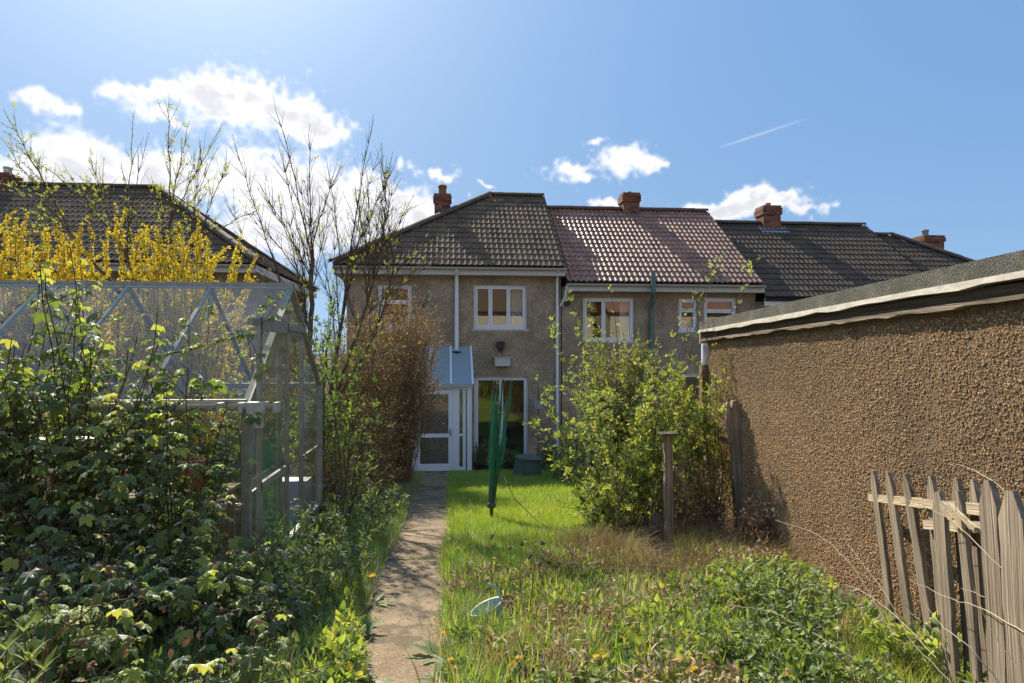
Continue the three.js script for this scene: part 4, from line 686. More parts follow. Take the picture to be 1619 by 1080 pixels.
{ // compost bin
  const b = GP(833, 757), g = thing('compost_bin', 'squat dark green plastic compost bin standing on the lawn', 'bin', V(b.x, b.y, b.z)); g.rotation.z = -0.06;
  part('body', lathe([[0.001, 0], [0.34, 0], [0.345, 0.03], [0.325, 0.06], [0.285, 0.44], [0.30, 0.445], [0.30, 0.47]], 30), M.binGreen, g);
  part('lid', lathe([[0.31, 0.44], [0.315, 0.475], [0.29, 0.50], [0.15, 0.525], [0.001, 0.53]], 30), M.binGreen, g).rotation.z = -0.03;
  new MB().box(-0.12, 0.12, 0.06, 0.2, 0.30, 0.335).build('hatch', M.binGreen, g);
}
{ // folded rotary airer
  const b = GP(777, 826), d = depthOf(b), g = thing('rotary_airer', 'folded rotary clothes airer hung with green plastic lines standing on the lawn', 'clothes airer'), r = rng(91);
  const at = (px, py, off = 0) => P(px, py, d + off);
  new MB().tube([V(b.x, b.y - 0.1, b.z), at(777, 797)], 0.021, 0.024, 10).build('ground_spike', M.dryerMetal, g);
  new MB().tube([at(777, 798), at(781, 720), at(784, 640)], 0.022, 0.020, 12).build('pole', M.dryerMetal, g);
  part('collar', lathe([[0.03, 0], [0.055, 0.01], [0.055, 0.05], [0.03, 0.07]], 16), M.dryerMetal, g).position.copy(at(777, 803));
  part('head', lathe([[0.001, 0.03], [0.03, 0.03], [0.032, -0.02], [0.022, -0.03], [0.001, -0.03]], 12), M.alu, g).position.copy(at(784, 640));
  for (const [fx, tx, ty, off, n] of [[773, 781, 602, 0.03, 12], [779, 795, 600, 0.07, 13], [781, 809, 601, -0.02, 10], [775, 786, 606, -0.07, 9]]) {
    const a = at(fx, 797, off * 0.4), e = at(tx, ty, off), m = at((fx + tx) / 2 - 1, 700, off * 0.9); new MB().tube(curve3(a, m, e, 6), 0.011, 0.009, 8).build('arm', M.dryerMetal, g);
    new MB().box(e.x - 0.012, e.x + 0.012, e.y - 0.01, e.y + 0.025, e.z - 0.012, e.z + 0.012).build('arm_cap', M.alu, g);
    const l = new MB(), pts = curve3(a, m, e, 20);
    for (let k = 0; k < n; k++) { const s = Math.floor(r() * 7), f = 12 + Math.floor(r() * 9), ox = (r() - 0.5) * 0.055, oz = (r() - 0.5) * 0.06, bulge = (r() - 0.5) * 0.05, line = []; for (let i = s; i <= f; i++) { const q = (i - s) / (f - s); line.push(pts[Math.min(i, 20)].clone().add(V(ox * Math.sin(q * Math.PI) ** 0.5 + bulge * Math.sin(q * 6), 0, oz * Math.sin(q * Math.PI) ** 0.5))); } l.tube(line, 0.0042, 0.0042, 5); }
    l.build('line_bundle', M.dryerGreen, g);
  }
  { const l = new MB(); for (let k = 0; k < 7; k++) { const y0 = 625 + r() * 150, x0 = 778 + r() * 10, x1 = x0 + 12 + r() * 14; l.tube(curve3(at(x0, y0, 0.02), at((x0 + x1) / 2, y0 + 10 + r() * 20, 0), at(x1, y0 + (r() - 0.5) * 30, 0), 6), 0.004, 0.004, 5); } l.build('loose_line', M.dryerGreen, g); }
  const e = GP(882, 852); new MB().tube([at(797, 755, -0.05), at(815, 790, -0.5), V(lerp(at(815, 790).x, e.x, 0.5), lerp(at(815, 790).y, e.y, 0.62), lerp(at(815, 790).z, e.z, 0.5)), V(e.x, e.y + 0.05, e.z)], 0.005, 0.004, 6).build('guy_cord', M.twig, g);
  settle(g, b);
}
{ // mint tub with handle
  const b = GP(776, 1000), g = thing('small_tub', 'pale mint plastic tub with a raised handle lying among the weeds', 'tub', V(b.x, b.y + 0.07, b.z)), body = part('tub', lathe([[0.001, 0], [0.065, 0], [0.07, 0.01], [0.10, 0.13], [0.108, 0.135], [0.108, 0.145], [0.094, 0.14], [0.062, 0.015], [0.001, 0.012]], 28), M.aqua, g);
  body.rotation.set(-0.05, 0, 0.42); body.position.set(0.03, -0.05, 0);
  const a = V(0.055, 0.06, 0.02), h = new MB(); h.tube([a, V(0.065, 0.10, 0.01), V(0.05, 0.16, 0.0), V(0.02, 0.205, -0.01), V(-0.02, 0.212, -0.02)].map((p) => p), 0.009, 0.007, 8); h.build('handle', M.aqua, g);
}
for (const [px, py, r, h, mat, label, tilt] of [[416, 988, 0.115, 0.19, M.greyPlastic, 'grey plastic plant pot half hidden by currant leaves near the greenhouse', 0.06], [832, 1086, 0.10, 0.14, M.blackPlastic, 'black plastic plant pot sunk among the weeds', 0.1], [802, 985, 0.06, 0.15, M.terracotta, 'narrow clay pot standing just behind the mint tub', 0]]) {
  const b = GP(px, py), g = thing('plant_pot', label, 'pot', b); part('pot', lathe([[0.001, 0], [r * 0.78, 0], [r * 0.96, h * 0.86], [r * 1.05, h * 0.86], [r * 1.06, h], [r * 0.95, h], [r * 0.9, h * 0.8], [0.001, h * 0.74]], 28), mat, g); part('compost', new THREE.CylinderGeometry(r * 0.88, r * 0.88, 0.02, 20).translate(0, h * 0.8, 0), M.soil, g); g.rotation.z = tilt;
}
{ const g = thing('hose_loop', 'grey ribbed hose curling out of the dead grass', 'hose'), pts = [[992, 917], [1003, 926], [1025, 932], [1052, 936], [1080, 936], [1104, 928]].map(([x, y]) => { const p = GP(x, y); p.y += 0.06; return p; }); new MB().tube(new THREE.CatmullRomCurve3(pts).getPoints(24), (t) => 0.014 + 0.0015 * Math.sin(t * 150), 0, 9).build('hose', M.gutterGrey, g); settle(g, pts[2].clone().setY(groundY(pts[2].x, pts[2].z))); }
{ const b = GP(1001, 1020), g = thing('plastic_clip', 'small black plastic clip lying in the yellowish grass', 'clip', V(b.x, b.y + 0.05, b.z), 0.4); new MB().box(-0.02, 0.02, -0.05, 0.055, -0.012, 0.012).tube([V(-0.015, 0.05, 0), V(0, 0.075, 0), V(0.018, 0.05, 0)], 0.006, 0.006, 7).build('clip', M.blackPlastic, g); g.rotation.z = 0.25; }
{ const a = GP(498, 893), b = GP(568, 890), g = thing('fallen_branch', 'short weathered branch lying in the border beside the path', 'branch'); a.y += 0.12; b.y += 0.14; new MB().tube([a.clone().add(V(-0.25, -0.04, 0)), a, V().lerpVectors(a, b, 0.5).add(V(0, 0.01, 0)), b], 0.028, 0.02, 9).build('branch', M.bark, g); settle(g, V((a.x + b.x) / 2, a.y - 0.12, a.z)); }
{ // wall feeder on a hook by the patio
  const g = thing('hanging_planter', 'small blue grey planter on a thin stand beside the patio door', 'planter'), p = PZ(851, 640, ZW + 0.5); new MB().tube([V(p.x, GROUND_H, p.z), V(p.x, p.y + 0.5, p.z)], 0.012, 0.012, 8).build('stand', M.black, g); new MB().hexa([V(p.x - 0.1, p.y - 0.1, p.z + 0.1), V(p.x + 0.1, p.y - 0.1, p.z + 0.1), V(p.x + 0.1, p.y - 0.1, p.z - 0.05), V(p.x - 0.1, p.y - 0.1, p.z - 0.05), V(p.x - 0.14, p.y + 0.1, p.z + 0.13), V(p.x + 0.14, p.y + 0.1, p.z + 0.13), V(p.x + 0.14, p.y + 0.1, p.z - 0.07), V(p.x - 0.14, p.y + 0.1, p.z - 0.07)]).build('box', M.lead, g); settle(g, V(p.x, GROUND_H, p.z));
}
{ // bird box on the hedge
  const p = P(645, 634, 13.2), g = thing('nest_box', 'pale wooden nest box in the hedge beside the white door', 'nest box'); new MB().box(p.x - 0.14, p.x + 0.14, p.y - 0.12, p.y + 0.1, p.z - 0.15, p.z).build('box', M.wood, g); new MB().box(p.x - 0.17, p.x + 0.17, p.y + 0.102, p.y + 0.12, p.z - 0.18, p.z + 0.05).build('lid', M.woodDark, g); new MB().box(p.x - 0.03, p.x + 0.03, slopeY(p.z) - 0.1, p.y - 0.121, p.z - 0.1, p.z - 0.04).build('pole', M.wood, g); settle(g, V(p.x, slopeY(p.z), p.z));
}
{ // broken-down boundary fence behind the rose
  const g = thing('boundary_fence', 'broken wooden boundary fence half hidden behind the rose bush', 'fence'), a = P(905, 700, 16.4), b = P(1118, 700, 8.35), n = 34, q = rng(17), dir = V().subVectors(b, a); dir.y = 0; const L = dir.length(); dir.normalize();
  for (let k = 0; k < n; k++) { const f = (k + 0.5) / n, x = lerp(a.x, b.x, f), z = lerp(a.z, b.z, f), y = slopeY(z); if (q() < 0.12) continue; const lean = (q() - 0.5) * (f > 0.6 ? 0.5 : 0.1), h = 0.95 + q() * 0.25 - (f > 0.7 ? q() * 0.5 : 0); part('board', boardGeo(V(x, y - 0.1, z), V(x, y + h, z).addScaledVector(dir, lean), L / n * 0.9, 0.018, dir, 300 + k, 0.01, k * 0.13), q() < 0.25 ? M.woodPale : M.woodBrown, g); }
  for (const h of [0.3, 0.8]) new MB().bar(V(a.x + 0.03, slopeY(a.z) + h, a.z), V(b.x + 0.03, slopeY(b.z) + h, b.z), 0.04, 0.06).build('rail', M.woodBrown, g);
  settle(g, V((a.x + b.x) / 2, slopeY((a.z + b.z) / 2), (a.z + b.z) / 2));
}
for (const [a, b, w, mat, label] of [[[1062, 738], [1112, 790], 0.09, M.woodPale, 'pale splintered plank propped in the dead stems by the gate post'], [[1068, 790], [1108, 812], 0.08, M.woodBrown, 'reddish brown plank lying across the dead stems'], [[1110, 690], [1122, 770], 0.05, M.woodPale, 'thin yellowish stake standing in the dead stems']]) { const d = 7.9, g = thing('loose_plank', label, 'plank'); const p = P(...b, d), q = P(...a, d + 0.35); part('plank', boardGeo(p, q, w, 0.02, V(0.3, 0.2, 1), w * 7000, 0.01), mat, g); settle(g, p.clone()); }
// ---------------------------------------------------------------- leaf shapes: base at the origin, tip along +z, upper face +y, one unit long
function leafGeo(width, { rows = 4, fold = 0.12, droop = 0.2, shape = (t) => Math.sin(Math.PI * Math.pow(t, 0.75)), teeth = 0 } = {}) {
  const p = [], idx = [];
  for (let k = 0; k <= rows; k++) { const t = k / rows, w = Math.max(0.004, shape(t)) * width / 2 * (1 + (k % 2 ? teeth : -teeth)), y = -droop * t * t; p.push(-w, y + fold * w * 2, t, 0, y, t, w, y + fold * w * 2, t); }
  for (let k = 0; k < rows; k++) { const a = k * 3; idx.push(a, a + 3, a + 1, a + 1, a + 3, a + 4, a + 1, a + 4, a + 2, a + 2, a + 4, a + 5); }
  const g = new THREE.BufferGeometry(); g.setAttribute('position', new THREE.Float32BufferAttribute(p, 3)); g.setIndex(idx); g.computeVertexNormals(); return g;
}
function lobedGeo(seed) {       // a currant leaf: five toothed lobes, crinkled between the veins
  const r = rng(seed), out = [], lobes = [[-128, 0.40], [-64, 0.52], [0, 0.60], [64, 0.52], [128, 0.40]], D = Math.PI / 180;
  out.push([-168, 0.16, 0.02]);
  lobes.forEach(([a, q], i) => { out.push([a - 19, q * 0.84, -0.03], [a - 8, q * 0.93, -0.05], [a, q * (0.97 + r() * 0.08), -0.10 - r() * 0.06], [a + 8, q * 0.93, -0.05], [a + 19, q * 0.84, -0.03]); if (i < 4) out.push([a + 32, 0.34 + r() * 0.03, 0.05]); });
  out.push([168, 0.16, 0.02]);
  const p = [0, 0.02, 0.42], idx = [], cup = 0.12 + r() * 0.22;
  for (const [a, q, y] of out) { const x = Math.sin(a * D) * q, z = 0.42 + Math.cos(a * D) * q; p.push(x, y - cup * q * q * 2 + (r() - 0.5) * 0.04, z); }
  for (let i = 1; i < out.length; i++) idx.push(0, i, i + 1);
  const g = new THREE.BufferGeometry(); g.setAttribute('position', new THREE.Float32BufferAttribute(p, 3)); g.setIndex(idx); g.computeVertexNormals(); return g;
}
function sprigGeo(leaf, n, seed, spread = 1) {   // several leaflets on one short stalk
  const r = rng(seed), m = new MB();
  for (let k = 0; k < n; k++) { const s = k % 2 ? 1 : -1, t = k / n; m.add(leaf, mat4(V(0, 0, t * 0.6), eul(-0.2 - r() * 0.5, s * (k === n - 1 ? 0 : 1.0 + (r() - 0.5) * 0.5) * spread, s * 0.3), 0.42 + r() * 0.16)); }
  return m.geo();
}
function tuftGeo(n, seed, { spread = 0.03, width = 0.005, bend = 0.5, lo = 0.6 } = {}) {     // blades of grass, about one unit tall
  const r = rng(seed), p = [], nn = [], idx = [];
  for (let k = 0; k < n; k++) {
    const a = r() * 6.283, bx = (r() - 0.5) * spread * 2, bz = (r() - 0.5) * spread * 2, h = lo + r() * (1 - lo), b = bend * (0.2 + r()), w = width * (0.6 + r() * 0.7), sx = Math.cos(a + 1.57) * w, sz = Math.sin(a + 1.57) * w, base = p.length / 3;
    for (let j = 0; j < 4; j++) { const t = j / 3, o = b * t * t * h, y = h * t * (1 - 0.25 * b * t), q = 1 - t * t * 0.97; p.push(bx + Math.cos(a) * o - sx * q, y, bz + Math.sin(a) * o - sz * q, bx + Math.cos(a) * o + sx * q, y, bz + Math.sin(a) * o + sz * q); for (let e = 0; e < 2; e++) nn.push(Math.cos(a) * -0.8, 0.6, Math.sin(a) * -0.8); }
    for (let j = 0; j < 3; j++) { const q = base + j * 2; idx.push(q, q + 1, q + 2, q + 1, q + 3, q + 2); }
  }
  const g = new THREE.BufferGeometry(); g.setAttribute('position', new THREE.Float32BufferAttribute(p, 3)); g.setAttribute('normal', new THREE.Float32BufferAttribute(nn, 3)); g.setIndex(idx); return g;
}
function flowerGeo(petals, w, seed) { const m = new MB(), l = leafGeo(w, { rows: 3, fold: 0.15, droop: -0.25 }), r = rng(seed); for (let k = 0; k < petals; k++) m.add(l, mat4(V(0, 0, 0), eul(-0.45 - r() * 0.3, k / petals * 6.283 + r() * 0.2, 0), 1)); return m.geo(); }
const aim = (dir, up, roll = 0) => { const z = dir.clone().normalize(), x = V().crossVectors(up, z); if (x.lengthSq() < 1e-5) x.set(1, 0, 0); x.normalize(); const y = V().crossVectors(z, x), q = new THREE.Quaternion().setFromRotationMatrix(new THREE.Matrix4().makeBasis(x, y, z)); return roll ? q.multiply(eul(0, 0, roll)) : q; };
const LEAF = { ovate: leafGeo(0.55), ovateB: leafGeo(0.62, { fold: 0.25, droop: 0.35 }), lance: leafGeo(0.24, { rows: 5, droop: 0.3 }), strap: leafGeo(0.16, { rows: 6, droop: 0.55 }), tooth: leafGeo(0.34, { rows: 8, teeth: 0.22, droop: 0.3, shape: (t) => Math.pow(t, 0.6) * Math.sqrt(Math.max(0, 1 - t)) * 1.6 }), dock: leafGeo(0.5, { rows: 7, fold: 0.1, droop: 0.35, teeth: 0.04 }), tiny: leafGeo(0.5, { rows: 2, fold: 0.1, droop: 0.15 }) };
const LOBED = [1, 2, 3, 4].map(lobedGeo), ROSE = [1, 2].map((s) => sprigGeo(LEAF.tiny, 5, s)), BUDS = sprigGeo(LEAF.tiny, 4, 9, 0.6);
const ranged = (r, list, v = 0.3) => { const c = list[Math.floor(r() * list.length)], t = 1 - v / 2 + r() * v; return [c[0] * t, c[1] * t * (0.95 + r() * 0.1), c[2] * t]; };

class Plant {
  constructor(name, label, category, group, seed) { this.g = thing(name, label, category, null, 0, group); this.r = rng(seed); this.st = new MB(); this.lv = new Map(); }
  rv(s = 1) { const r = this.r; let v; do { v = V(r() * 2 - 1, r() * 2 - 1, r() * 2 - 1); } while (v.lengthSq() > 1 || v.lengthSq() < 0.01); return v.multiplyScalar(s); }
  path(a, b, { sag = 0, amp = 0.02, n = 6, lift = 0 } = {}) {
    const L = a.distanceTo(b), c = V().lerpVectors(a, b, 0.5).add(V(0, lift * L - sag * L, 0)).add(this.rv(L * 0.06)), pts = curve3(a, c, b, n); for (let i = 1; i < n; i++) pts[i].add(this.rv(amp * L)); return pts;
  }
  stem(pts, r0, r1, sides = 5) { this.st.tube(pts, r0, r1, sides, false); return pts; }
  leaf(kind, geo, mat, m, col) { if (!this.lv.has(kind)) this.lv.set(kind, { geo, mat, list: [] }); this.lv.get(kind).list.push([m, col]); }
  along(pts, per, from, fn) { for (let i = 0; i < pts.length - 1; i++) { const L = pts[i].distanceTo(pts[i + 1]), k = per * L, n = Math.floor(k) + (this.r() < k % 1 ? 1 : 0), d = V().subVectors(pts[i + 1], pts[i]).normalize(); for (let j = 0; j < n; j++) { const t = (i + this.r()) / (pts.length - 1); if (t < from) continue; fn(V().lerpVectors(pts[i], pts[i + 1], this.r()), d, t); } } }
  foliage(pts, per, from, kind, geo, mat, size, cols, { up = 0.5, vary = 0.5, stalk = 0.01 } = {}) {
    this.along(pts, per, from, (p, d) => { const o = this.rv().addScaledVector(d, 0.3); o.y += up; o.normalize(); const s = size * (1 - vary / 2 + this.r() * vary), n = V(0, 1, 0).add(this.rv(0.7)); this.leaf(kind, geo, mat, mat4(p.clone().addScaledVector(o, stalk), aim(o, n), s), ranged(this.r, cols)); });
  }
  done(stemMat, base, stemName = 'stems') {
    if (this.st.i.length) this.st.build(stemName, stemMat, this.g);
    for (const [k, { geo, mat, list }] of this.lv) copies(k, geo, mat, list, this.g);
    return settle(this.g, base.clone());
  }
}
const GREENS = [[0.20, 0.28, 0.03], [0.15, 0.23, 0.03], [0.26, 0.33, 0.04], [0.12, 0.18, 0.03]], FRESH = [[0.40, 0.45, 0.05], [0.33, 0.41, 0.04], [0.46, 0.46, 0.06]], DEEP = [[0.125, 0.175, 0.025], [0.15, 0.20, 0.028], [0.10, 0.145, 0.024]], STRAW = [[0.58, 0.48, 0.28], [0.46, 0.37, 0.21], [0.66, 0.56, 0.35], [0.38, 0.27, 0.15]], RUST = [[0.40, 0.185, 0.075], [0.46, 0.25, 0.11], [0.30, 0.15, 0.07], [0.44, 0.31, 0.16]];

// ---------------------------------------------------------------- currant bushes in front of the greenhouse
{
  const spots = [
    [-2.95, -4.76, 2.6, 0.75, 30, 'tall currant bush growing up over the greenhouse gutter'], [-2.4, -4.78, 2.5, 0.62, 28, 'leafy currant bush pressed against the middle of the greenhouse front'], [-1.85, -4.72, 1.95, 0.55, 24, 'currant bush shading the clay pots near the greenhouse corner'],
    [-2.35, -3.75, 1.02, 0.62, 18, 'broad dark currant bush in front of the taller gutter bushes'], [-1.55, -4.0, 0.86, 0.55, 17, 'low currant bush at the greenhouse corner post'], [-1.62, -3.1, 0.66, 0.5, 15, 'low currant bush with dry stalks standing through it'], [-1.02, -2.85, 0.44, 0.38, 10, 'small bright currant bush beside the dandelion border'], [-1.1, -3.75, 0.55, 0.42, 13, 'currant bush drooping over the grey plastic pot']];
  let sd = 400;
  for (const [x, z, h, w, n, label] of spots) {
    const p = new Plant('currant_bush', label, 'bush', 'currant bushes by the greenhouse', sd++), base = V(x, groundY(x, z), z), r = p.r, leaves = [];
    const grow = (pts, from, per) => p.along(pts, per, from, (q, d, t) => {
      const o = p.rv().addScaledVector(d, 0.4); o.y = Math.abs(o.y) * 0.5 + 0.15; o.normalize(); const e = q.clone().addScaledVector(o, 0.03 + r() * 0.035), size = (0.045 + Math.pow(r(), 1.3) * 0.08) * (t > 0.9 ? 0.75 : 1), tip = o.clone(); tip.y = -0.15 - r() * 0.5; const nrm = V((r() - 0.5) * 0.9, 1, (r() - 0.5) * 0.9);
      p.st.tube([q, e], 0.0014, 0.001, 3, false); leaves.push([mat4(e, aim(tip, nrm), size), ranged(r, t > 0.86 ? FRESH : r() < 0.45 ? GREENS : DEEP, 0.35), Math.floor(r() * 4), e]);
    });
    for (let k = 0; k < n; k++) {
      const a = k / n * 6.283 + r(), s = Math.sqrt(r()), tip = V(x + Math.cos(a) * w * s, base.y + h * (0.55 + 0.45 * r()) * (1 - 0.25 * s * s), Math.max(-5.06, z + Math.sin(a) * w * s)), pts = p.path(V(x + (r() - 0.5) * 0.2, base.y - 0.02, z + (r() - 0.5) * 0.2), tip, { amp: 0.015, lift: 0.1, n: 7 });
      p.stem(pts, 0.0065, 0.003); grow(pts, 0.34, 14);
      for (let j = 0; j < 4; j++) { const i = 2 + Math.floor(r() * 5), o = p.rv(); o.y = Math.abs(o.y) * 0.8; const e = pts[i].clone().addScaledVector(o.normalize(), 0.14 + r() * 0.22); e.z = Math.max(-5.08, e.z); const tw = p.path(pts[i], e, { n: 3 }); p.stem(tw, 0.0035, 0.002, 4); grow(tw, 0.3, 24); }
    }
    for (let k = 0; k < 60; k++) { const a = r() * 6.283, u = Math.sqrt(r()) * w; p.leaf('dead_leaves', LEAF.ovate, M.dead, mat4(V(x + Math.cos(a) * u, base.y + h * r() * 0.7, Math.max(-5.05, z + Math.sin(a) * u)), aim(p.rv(), p.rv()), 0.03 + r() * 0.03), ranged(r, RUST)); }
    leaves.sort((a, b) => a[3].distanceToSquared(EYE) - b[3].distanceToSquared(EYE));
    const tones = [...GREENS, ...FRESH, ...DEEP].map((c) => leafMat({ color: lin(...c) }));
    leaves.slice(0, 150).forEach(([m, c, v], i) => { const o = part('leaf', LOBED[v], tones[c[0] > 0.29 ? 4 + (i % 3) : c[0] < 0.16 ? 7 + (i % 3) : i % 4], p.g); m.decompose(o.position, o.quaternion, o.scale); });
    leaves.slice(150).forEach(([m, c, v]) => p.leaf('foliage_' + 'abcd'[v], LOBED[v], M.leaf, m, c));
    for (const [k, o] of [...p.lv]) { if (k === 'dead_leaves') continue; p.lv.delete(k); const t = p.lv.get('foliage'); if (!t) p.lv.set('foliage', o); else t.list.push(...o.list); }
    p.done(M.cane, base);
  }
  // long cane lying across the roof glass to the sliding door
  const p = new Plant('bramble_cane', 'leafy bramble cane arching across the greenhouse roof to the open door', 'bramble', null, 470), a = V(-2.25, groundY(-2.2, -4.9), -5.02), ps = [a, P(245, 640, 4.95), P(235, 572, 5.0), P(300, 553, 5.08), P(345, 540, 5.13), P(390, 531, 5.16), P(415, 528, 5.15)];
  const pts = new THREE.CatmullRomCurve3(ps).getPoints(30); p.stem(pts, 0.007, 0.004);
  const grow2 = (l, f) => p.along(l, 26, f, (q, d) => { const o = p.rv(); o.y = Math.abs(o.y); o.z = Math.abs(o.z); o.normalize(); const e = q.clone().addScaledVector(o, 0.035); p.leaf('foliage', LOBED[1], M.leaf, mat4(e, aim(V(o.x, -0.3, o.z), V(p.r() - 0.5, 1, p.r() - 0.5)), 0.05 + p.r() * 0.035), ranged(p.r, p.r() < 0.5 ? FRESH : GREENS)); });
  grow2(pts, 0.3); for (const [x, y] of [[330, 470], [345, 500], [430, 470], [445, 462], [400, 600], [425, 590], [300, 500], [265, 520]]) { const q = pts[14 + Math.floor(p.r() * 15)], l = p.path(q, P(x, y, 5.12), { n: 4 }); p.stem(l, 0.003, 0.002, 4); grow2(l, 0.35); }
  p.done(M.cane, a);
}

// ---------------------------------------------------------------- bare budding trees
function buddingTree(name, label, seed, base, trunks, shoots, { budsPer = 7, leafy = 0.35, twigs = 9 } = {}) {
  const p = new Plant(name, label, 'tree', null, seed), r = p.r, limbs = [];
  const tr = new MB();
  for (const [pts, r0, r1] of trunks) { const c = new THREE.CatmullRomCurve3(pts).getPoints(14); for (let i = 1; i < 14; i++) c[i].add(p.rv(0.02)); tr.tube(c, r0, r1, 8, false); limbs.push(c); }
  tr.build('trunk', M.bark, p.g);
  const buds = (pts, f) => p.along(pts, budsPer, f, (q, d) => { const o = p.rv().addScaledVector(d, 0.7); o.y += 0.3; p.leaf('buds', BUDS, M.leaf, mat4(q, aim(o, p.rv()), 0.04 + r() * r() * 0.075), ranged(r, FRESH)); });
  for (const [from, to, rad = 0.009, leaf = leafy] of shoots) {
    let a = from; if (limbs.length) { let best = 1e9; for (const l of limbs) for (const q of l) { const k = q.distanceTo(from); if (k < best) { best = k; a = q; } } }
    const pts = p.path(a, to, { amp: 0.012, n: 9, lift: 0.05 }); p.stem(pts, rad, 0.0022, 5); if (r() < leaf + 0.5) buds(pts, 0.15);
    for (let k = 0; k < twigs; k++) { const i = 1 + Math.floor(r() * 7), d = V().subVectors(pts[i + 1], pts[i]).normalize(), o = p.rv(0.8).add(d.multiplyScalar(0.8)); o.y += 0.35; const e = pts[i].clone().addScaledVector(o.normalize(), 0.12 + r() * 0.55 * (1 - i / 14)), tw = p.path(pts[i], e, { n: 4, amp: 0.03 }); p.stem(tw, 0.0038, 0.0014, 4); if (r() < leaf) buds(tw, 0.1);
      if (r() < 0.4) { const e2 = tw[2].clone().addScaledVector(p.rv().add(V(0, 0.4, 0)).normalize(), 0.08 + r() * 0.15); const t2 = p.path(tw[2], e2, { n: 2 }); p.stem(t2, 0.002, 0.001, 3); if (r() < leaf) buds(t2, 0.1); } }
  }
  return p.done(M.twig, base, 'branches');
}
{
  const d = 9.6, b = GP(512, 806), Q = (x, y, o = 0) => P(x, y, d + o), r = rng(61);
  buddingTree('fruit_tree', 'bare budding fruit tree with tall upright shoots beside the rusty hedge', 62, b, [
    [[b, Q(500, 700), Q(490, 560), Q(492, 470), Q(493, 395)], 0.05, 0.028], [[b, Q(520, 680, 0.2), Q(530, 560, 0.2), Q(545, 470, 0.3), Q(555, 390, 0.3)], 0.04, 0.016], [[Q(518, 690), Q(540, 600, -0.2), Q(575, 500, -0.2), Q(605, 400, -0.3)], 0.03, 0.012], [[Q(525, 640, 0.2), Q(570, 570, 0.2), Q(600, 510, 0.3), Q(622, 420, 0.3)], 0.024, 0.01], [[Q(500, 650), Q(470, 560, 0.3), Q(450, 470, 0.4), Q(430, 400, 0.4)], 0.025, 0.01]],
    [[490, 420, 431, 148, 0.011], [492, 405, 490, 195, 0.011], [440, 440, 398, 278], [430, 420, 367, 212], [493, 400, 540, 262], [545, 450, 515, 245], [555, 400, 590, 180, 0.011], [560, 400, 628, 247], [605, 410, 655, 308], [600, 450, 640, 345], [622, 430, 690, 372], [490, 480, 468, 262], [450, 480, 442, 300], [550, 430, 562, 296], [605, 400, 612, 322], [580, 480, 575, 350], [530, 520, 528, 360], [470, 540, 455, 365], [590, 520, 720, 398, 0.007], [560, 560, 700, 470, 0.007], [540, 600, 660, 520, 0.006], [480, 520, 410, 400], [450, 460, 380, 330], [530, 560, 500, 330], [600, 500, 660, 420], [545, 600, 615, 560, 0.006], [500, 620, 440, 560, 0.006], [520, 640, 590, 640, 0.006], ...Array.from({ length: 26 }, () => { const x = 440 + r() * 180, y = 400 + r() * 150, s = (x - 530) * 0.6 + (r() - 0.5) * 110; return [x, y, x + s, y - 60 - r() * 170, 0.0055]; })].map(([a, c, e, f, q]) => { const o = (r() - 0.5) * 1.2; return [Q(a, c, o * 0.3), Q(e, f, o), q]; }), { budsPer: 3, leafy: 0.3, twigs: 26 });
}
{
  const d = 9.3, b = P(232, 560, d); b.y = slopeY(b.z); const Q = (x, y, o = 0) => P(x, y, d + o), r = rng(71);
  buddingTree('fruit_tree', 'spreading fruit tree with fresh yellow green buds behind the greenhouse', 72, b, [
    [[b, Q(232, 540), Q(236, 460), Q(250, 400), Q(272, 345)], 0.055, 0.018], [[Q(234, 520), Q(215, 450), Q(195, 390), Q(170, 340)], 0.035, 0.014], [[Q(234, 500), Q(262, 430, 0.3), Q(300, 390, 0.3), Q(330, 340, 0.3)], 0.03, 0.012], [[Q(225, 500), Q(170, 440, -0.3), Q(120, 380, -0.3), Q(70, 320, -0.3)], 0.03, 0.01]],
    [[195, 390, 213, 172, 0.009, 0.1], [200, 400, 235, 210, 0.008, 0.1], [272, 350, 268, 155, 0.012, 0.9], [265, 360, 300, 190, 0.01, 0.8], [300, 390, 318, 222, 0.008, 0.5], [280, 350, 352, 195, 0.008, 0.3], [240, 440, 345, 232, 0.01, 0.4], [170, 350, 140, 252, 0.008, 0.7], [120, 380, 5, 172, 0.011, 0.8], [110, 370, 2, 218, 0.009, 0.8], [190, 380, 13, 225, 0.012, 0.7], [80, 340, 60, 240, 0.007, 0.7], [70, 330, -30, 280, 0.008, 0.8], [330, 350, 367, 250, 0.007, 0.4], [200, 400, 100, 260, 0.009, 0.7], [260, 380, 255, 290, 0.006, 0.8], [150, 400, 175, 290, 0.007, 0.7], [300, 400, 410, 330, 0.007, 0.6], [230, 430, 200, 300, 0.008, 0.8], [100, 400, 30, 330, 0.008, 0.9], [60, 420, -20, 380, 0.008, 0.9], [270, 420, 330, 300, 0.008, 0.7]].map(([a, c, e, f, q, l]) => { const o = (r() - 0.5) * 1.4; return [Q(a, c, o * 0.3), Q(e, f, o), q, l]; }), { budsPer: 11, leafy: 0.8, twigs: 15 });
}
